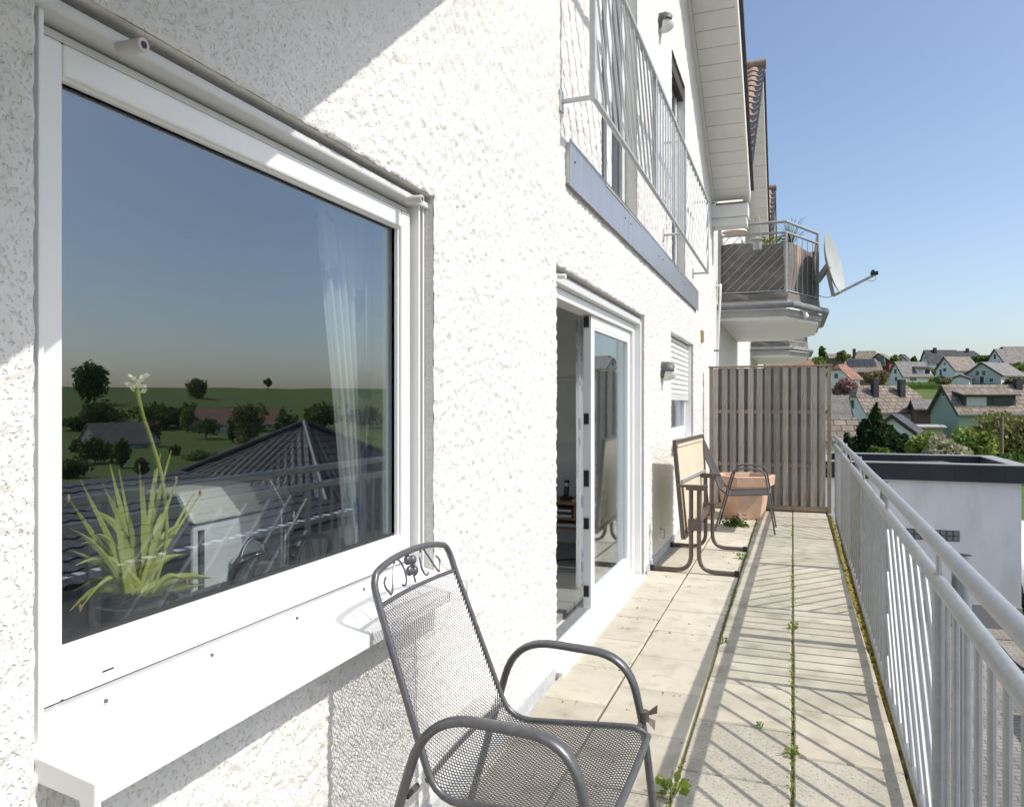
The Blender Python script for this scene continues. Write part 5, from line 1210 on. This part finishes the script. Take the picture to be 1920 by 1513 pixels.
def tree(name, lab, x, yb, yt, wpx, fd, m, seed, n=2600, size=None, conic=False, lobes=26, D=None, group=None, cat='tree', low=.22, extra=()):
    if D:
        base = seen_in_pane(x, yb, D); s = D / F; zt_ = base.z + (yb - yt) * s; base.z = gz(base.x, base.y) - .3; yb = yt + (zt_ - base.z) / s
    else: u, v, z = ray(x, yb); s = fd / F; base = Vector((u * s, v * s, EYE + z * s))
    H_ = (yb - yt) * s; W_ = wpx * s / 2 * .95; t = thing(name, lab, cat, base, group); zc_ = base.z + H_ * (low + (1 - low) / 2); rz_ = H_ * (1 - low) / 2
    V_, F_ = foliage((base.x, base.y, zc_), W_, W_, rz_, n, size or max(.1, W_ * .075), lobes, seed, conic)
    for q_, (dx_, z0_, z1_, w_) in enumerate(extra):
        V2, F2 = foliage((base.x + dx_ * s, base.y + (q_ % 2 - .5) * W_ * .4, base.z + (z0_ + z1_) / 2 * s), w_ * s / 2, w_ * s / 2, (z1_ - z0_) * s / 2, n // 3, size, 14, seed + 50 + q_); F_ = np.vstack([F_, F2 + len(V_)]); V_ = np.vstack([V_, V2])
    np_mesh('crown', V_, F_, m, t, False)
    b = MB(); b.tube([base + Vector((0, 0, -1.5)), base + Vector((W_ * .03, 0, H_ * .35)), base + Vector((0, 0, H_ * .8))], [H_ * .035, H_ * .024, H_ * .006], 8)
    rng = random.Random(seed)
    for k in range(7):
        a_ = rng.uniform(0, 6.28); z0_ = H_ * rng.uniform(.2, .6); b.tube([base + Vector((0, 0, z0_)), base + Vector((W_ * .6 * math.cos(a_), W_ * .6 * math.sin(a_), z0_ + H_ * .25))], [H_ * .014, H_ * .004], 6)
    b.build('trunk', 'bark', t, True); return t
tree('pine_tree', 'dark green pine in front of the white house', 1641, 880, 758, 74, 42, 'pine', 1, 6000, .13, True, 46, low=.0, extra=((-32, 0, 62, 56), (34, 0, 78, 62), (4, 20, 84, 70), (-14, 40, 96, 40), (16, 46, 92, 34), (50, 0, 50, 40)))
tree('pine_tree', 'small dark conifer at the left edge of the pine', 1588, 875, 806, 26, 44, 'pine', 2, 1600, .12, True, low=.0)
tree('shrub', 'low dark green bush in front of the pine', 1650, 882, 828, 60, 36, 'green', 3, 2500, .11, low=0., cat='shrub')
tree('shrub', 'light green bush below the white house wall', 1735, 880, 803, 70, 38, 'leafy', 4, 3200, .12, low=0., cat='shrub')
tree('shrub', 'white flowering bush behind the garage roof', 1775, 884, 815, 95, 33, 'blossomw', 5, 2600, .10, low=0., cat='shrub')
tree('garden_tree', 'bright green round tree left of the wooden pole', 1828, 880, 795, 105, 46, 'leafy', 6, 5200, .14, low=.0)
tree('garden_tree', 'large olive green tree beside the wooden pole', 1868, 890, 773, 165, 52, 'olive', 7, 9000, .16, lobes=44, low=.0)
tree('garden_tree', 'olive tree crown at the edge of the green house wall', 1925, 885, 780, 120, 50, 'olive', 8, 4200, .16, low=.0)
tree('shrub', 'dark green hedge bush right of the garage', 1900, 905, 848, 90, 34, 'green', 9, 2600, .11, low=0., cat='shrub')
tree('cherry_tree', 'pink blossoming tree beside the fence edge', 1582, 750, 708, 55, 100, 'pink', 10, 3000, .22, low=.05)
tree('garden_tree', 'brown budding tree left of the grey roofed house', 1645, 728, 693, 55, 140, 'brownbush', 11, 3000, .28, low=.05)
tree('garden_tree', 'small yellowish tree beside the solar house', 1604, 726, 702, 22, 135, 'olive', 12, 1000, .25, low=.05)
tree('garden_tree', 'tall green tree at the left end of the skyline', 1541, 690, 648, 22, 150, 'green', 13, 1600, .25, low=.1)
tree('garden_tree', 'round olive tree on the skyline behind the solar house', 1580, 688, 657, 32, 190, 'olive', 14, 1500, .32, low=.05)
tree('shrub', 'bright bush under the skyline tree beside the balconies', 1535, 692, 668, 30, 120, 'leafy', 15, 1500, .2, low=0., cat='shrub')
tree('garden_tree', 'light green tree right of the chalet', 1678, 684, 665, 20, 190, 'leafy', 16, 1000, .32, low=.05)
tree('garden_tree', 'small dark tree between skyline gables', 1713, 682, 668, 12, 220, 'green', 17, 600, .32, low=.05)
tree('shrub', 'dark hedge shrubs below the meadow houses', 1762, 722, 706, 50, 150, 'green', 18, 1500, .25, low=0., cat='shrub')
tree('shrub', 'reddish brown shrub beside the garage door', 1770, 724, 708, 30, 145, 'brownbush', 19, 800, .25, low=0., cat='shrub')
tree('garden_tree', 'green trees between the beige roof and the upper right house', 1840, 682, 665, 50, 200, 'green', 20, 1600, .35, low=.0)
tree('garden_tree', 'bright green tree at the right of the hillside', 1912, 700, 680, 40, 165, 'leafy', 21, 1500, .28, low=.0)
tree('shrub', 'brown hedge below the pale green house', 1905, 726, 705, 50, 135, 'brownbush', 22, 1600, .25, low=0., cat='shrub')
tree('shrub', 'small round bush beside the grey roof house', 1748, 706, 694, 16, 170, 'green', 23, 600, .28, low=0., cat='shrub')
b = MB()
for k in range(18):
    x_ = 1690 + k * 4.2; u, v, z = ray(x_, 722); s = 148 / F; c_ = Vector((u * s, v * s, EYE + z * s - .4)); b.ball(c_, .6, .5, .9 + .2 * random.random(), 7, 5)
tag(b.build('hedge', 'green', None), 'clipped dark hedge along the top of the meadow', 'hedge')
# mirrored side: trees on the ridge and in the valley
tree('ridge_tree', 'single round tree on the mirrored ridge', 503, 728, 708, 20, 0, 'green', 31, 900, .5, D=400)
tree('ridge_tree', 'tall dark tree group mirrored at the left of the pane', 165, 745, 680, 75, 0, 'green', 32, 2600, .7, D=300, low=.0)
tree('ridge_tree', 'bushy tree mirrored on the meadow edge', 370, 735, 708, 45, 0, 'olive', 33, 1400, .6, D=330, low=.0)
tree('valley_tree', 'yellow green tree mirrored in the middle of the pane', 465, 800, 738, 75, 0, 'olive', 34, 2600, .4, D=150, low=.0)
tree('valley_tree', 'green round tree mirrored behind the hipped roof', 535, 815, 765, 70, 0, 'green', 35, 2400, .35, D=120, low=.0)
for k, (x_, y_, w_) in enumerate(((200, 785, 110), (290, 780, 100), (345, 785, 80), (385, 805, 70), (610, 780, 90), (680, 785, 90), (150, 810, 80))):
    tree('valley_tree', ('dark bush row mirrored at the left valley edge', 'dark bushes mirrored above the pale roof', 'dark scrub mirrored below the meadow', 'dark shrub mirrored beside the red roofs', 'dark bush mirrored beside the curtain', 'dark bush mirrored behind the curtain', 'dark bush mirrored at the frame edge')[k], x_, y_ + 10, y_ - 28, w_, 0, 'green', 40 + k, 1600, .5, D=200, low=.0)
kinds = ('green', 'olive', 'green', 'brownbush', 'leafy')
for k in range(20):
    D_ = 95 + (k * 37) % 120; x_ = 132 + (k * 61) % 330; zz = seen_in_pane(x_, 800, D_); gz_ = gz(zz.x, zz.y); yb_ = CY + (EYE - gz_) * F / (D_ * .93)
    tree('valley_shrub', ('low wide ', 'tall narrow ', 'small round ', 'large spreading ')[k // 5] + ('dark green', 'olive green', 'deep green', 'brown budding', 'light green')[k % 5] + ' bush in the mirrored valley garden', x_, yb_ + 4, yb_ - (20, 46, 20, 42)[k // 5], (78, 34, 26, 74)[k // 5], 0, kinds[k % 5], 70 + k, 900, .3, D=D_, low=.0, cat='shrub', group='bushes in the mirrored valley')
# utility pole and wire
po_ = thing('utility_pole', 'brown wooden pole in front of the olive tree', 'pole', (0, 0, 0)); pb_, pt_ = on_z(1877, 890, -2.2), None
u, v, z = ray(1878, 870); s = 40 / F; pbase = Vector((u * s, v * s, EYE + z * s)); u, v, z = ray(1878, 781); ptop = Vector((u * s, v * s, EYE + z * s))
MB().tube([pbase + Vector((0, 0, -2)), ptop], [.11, .09], 10).build('shaft', 'pole', po_, True); MB().bar(ptop + Vector((-.25, 0, -.15)), ptop + Vector((.25, 0, -.15)), .08, .1).build('cross_arm', 'pole', po_)
w2 = at_depth(1745, 782, 75); MB().tube([ptop.lerp(w2, k / 12) + Vector((0, 0, -1.2 * math.sin(math.pi * k / 12))) for k in range(13)], .012, 5).build('wire', 'black', po_)
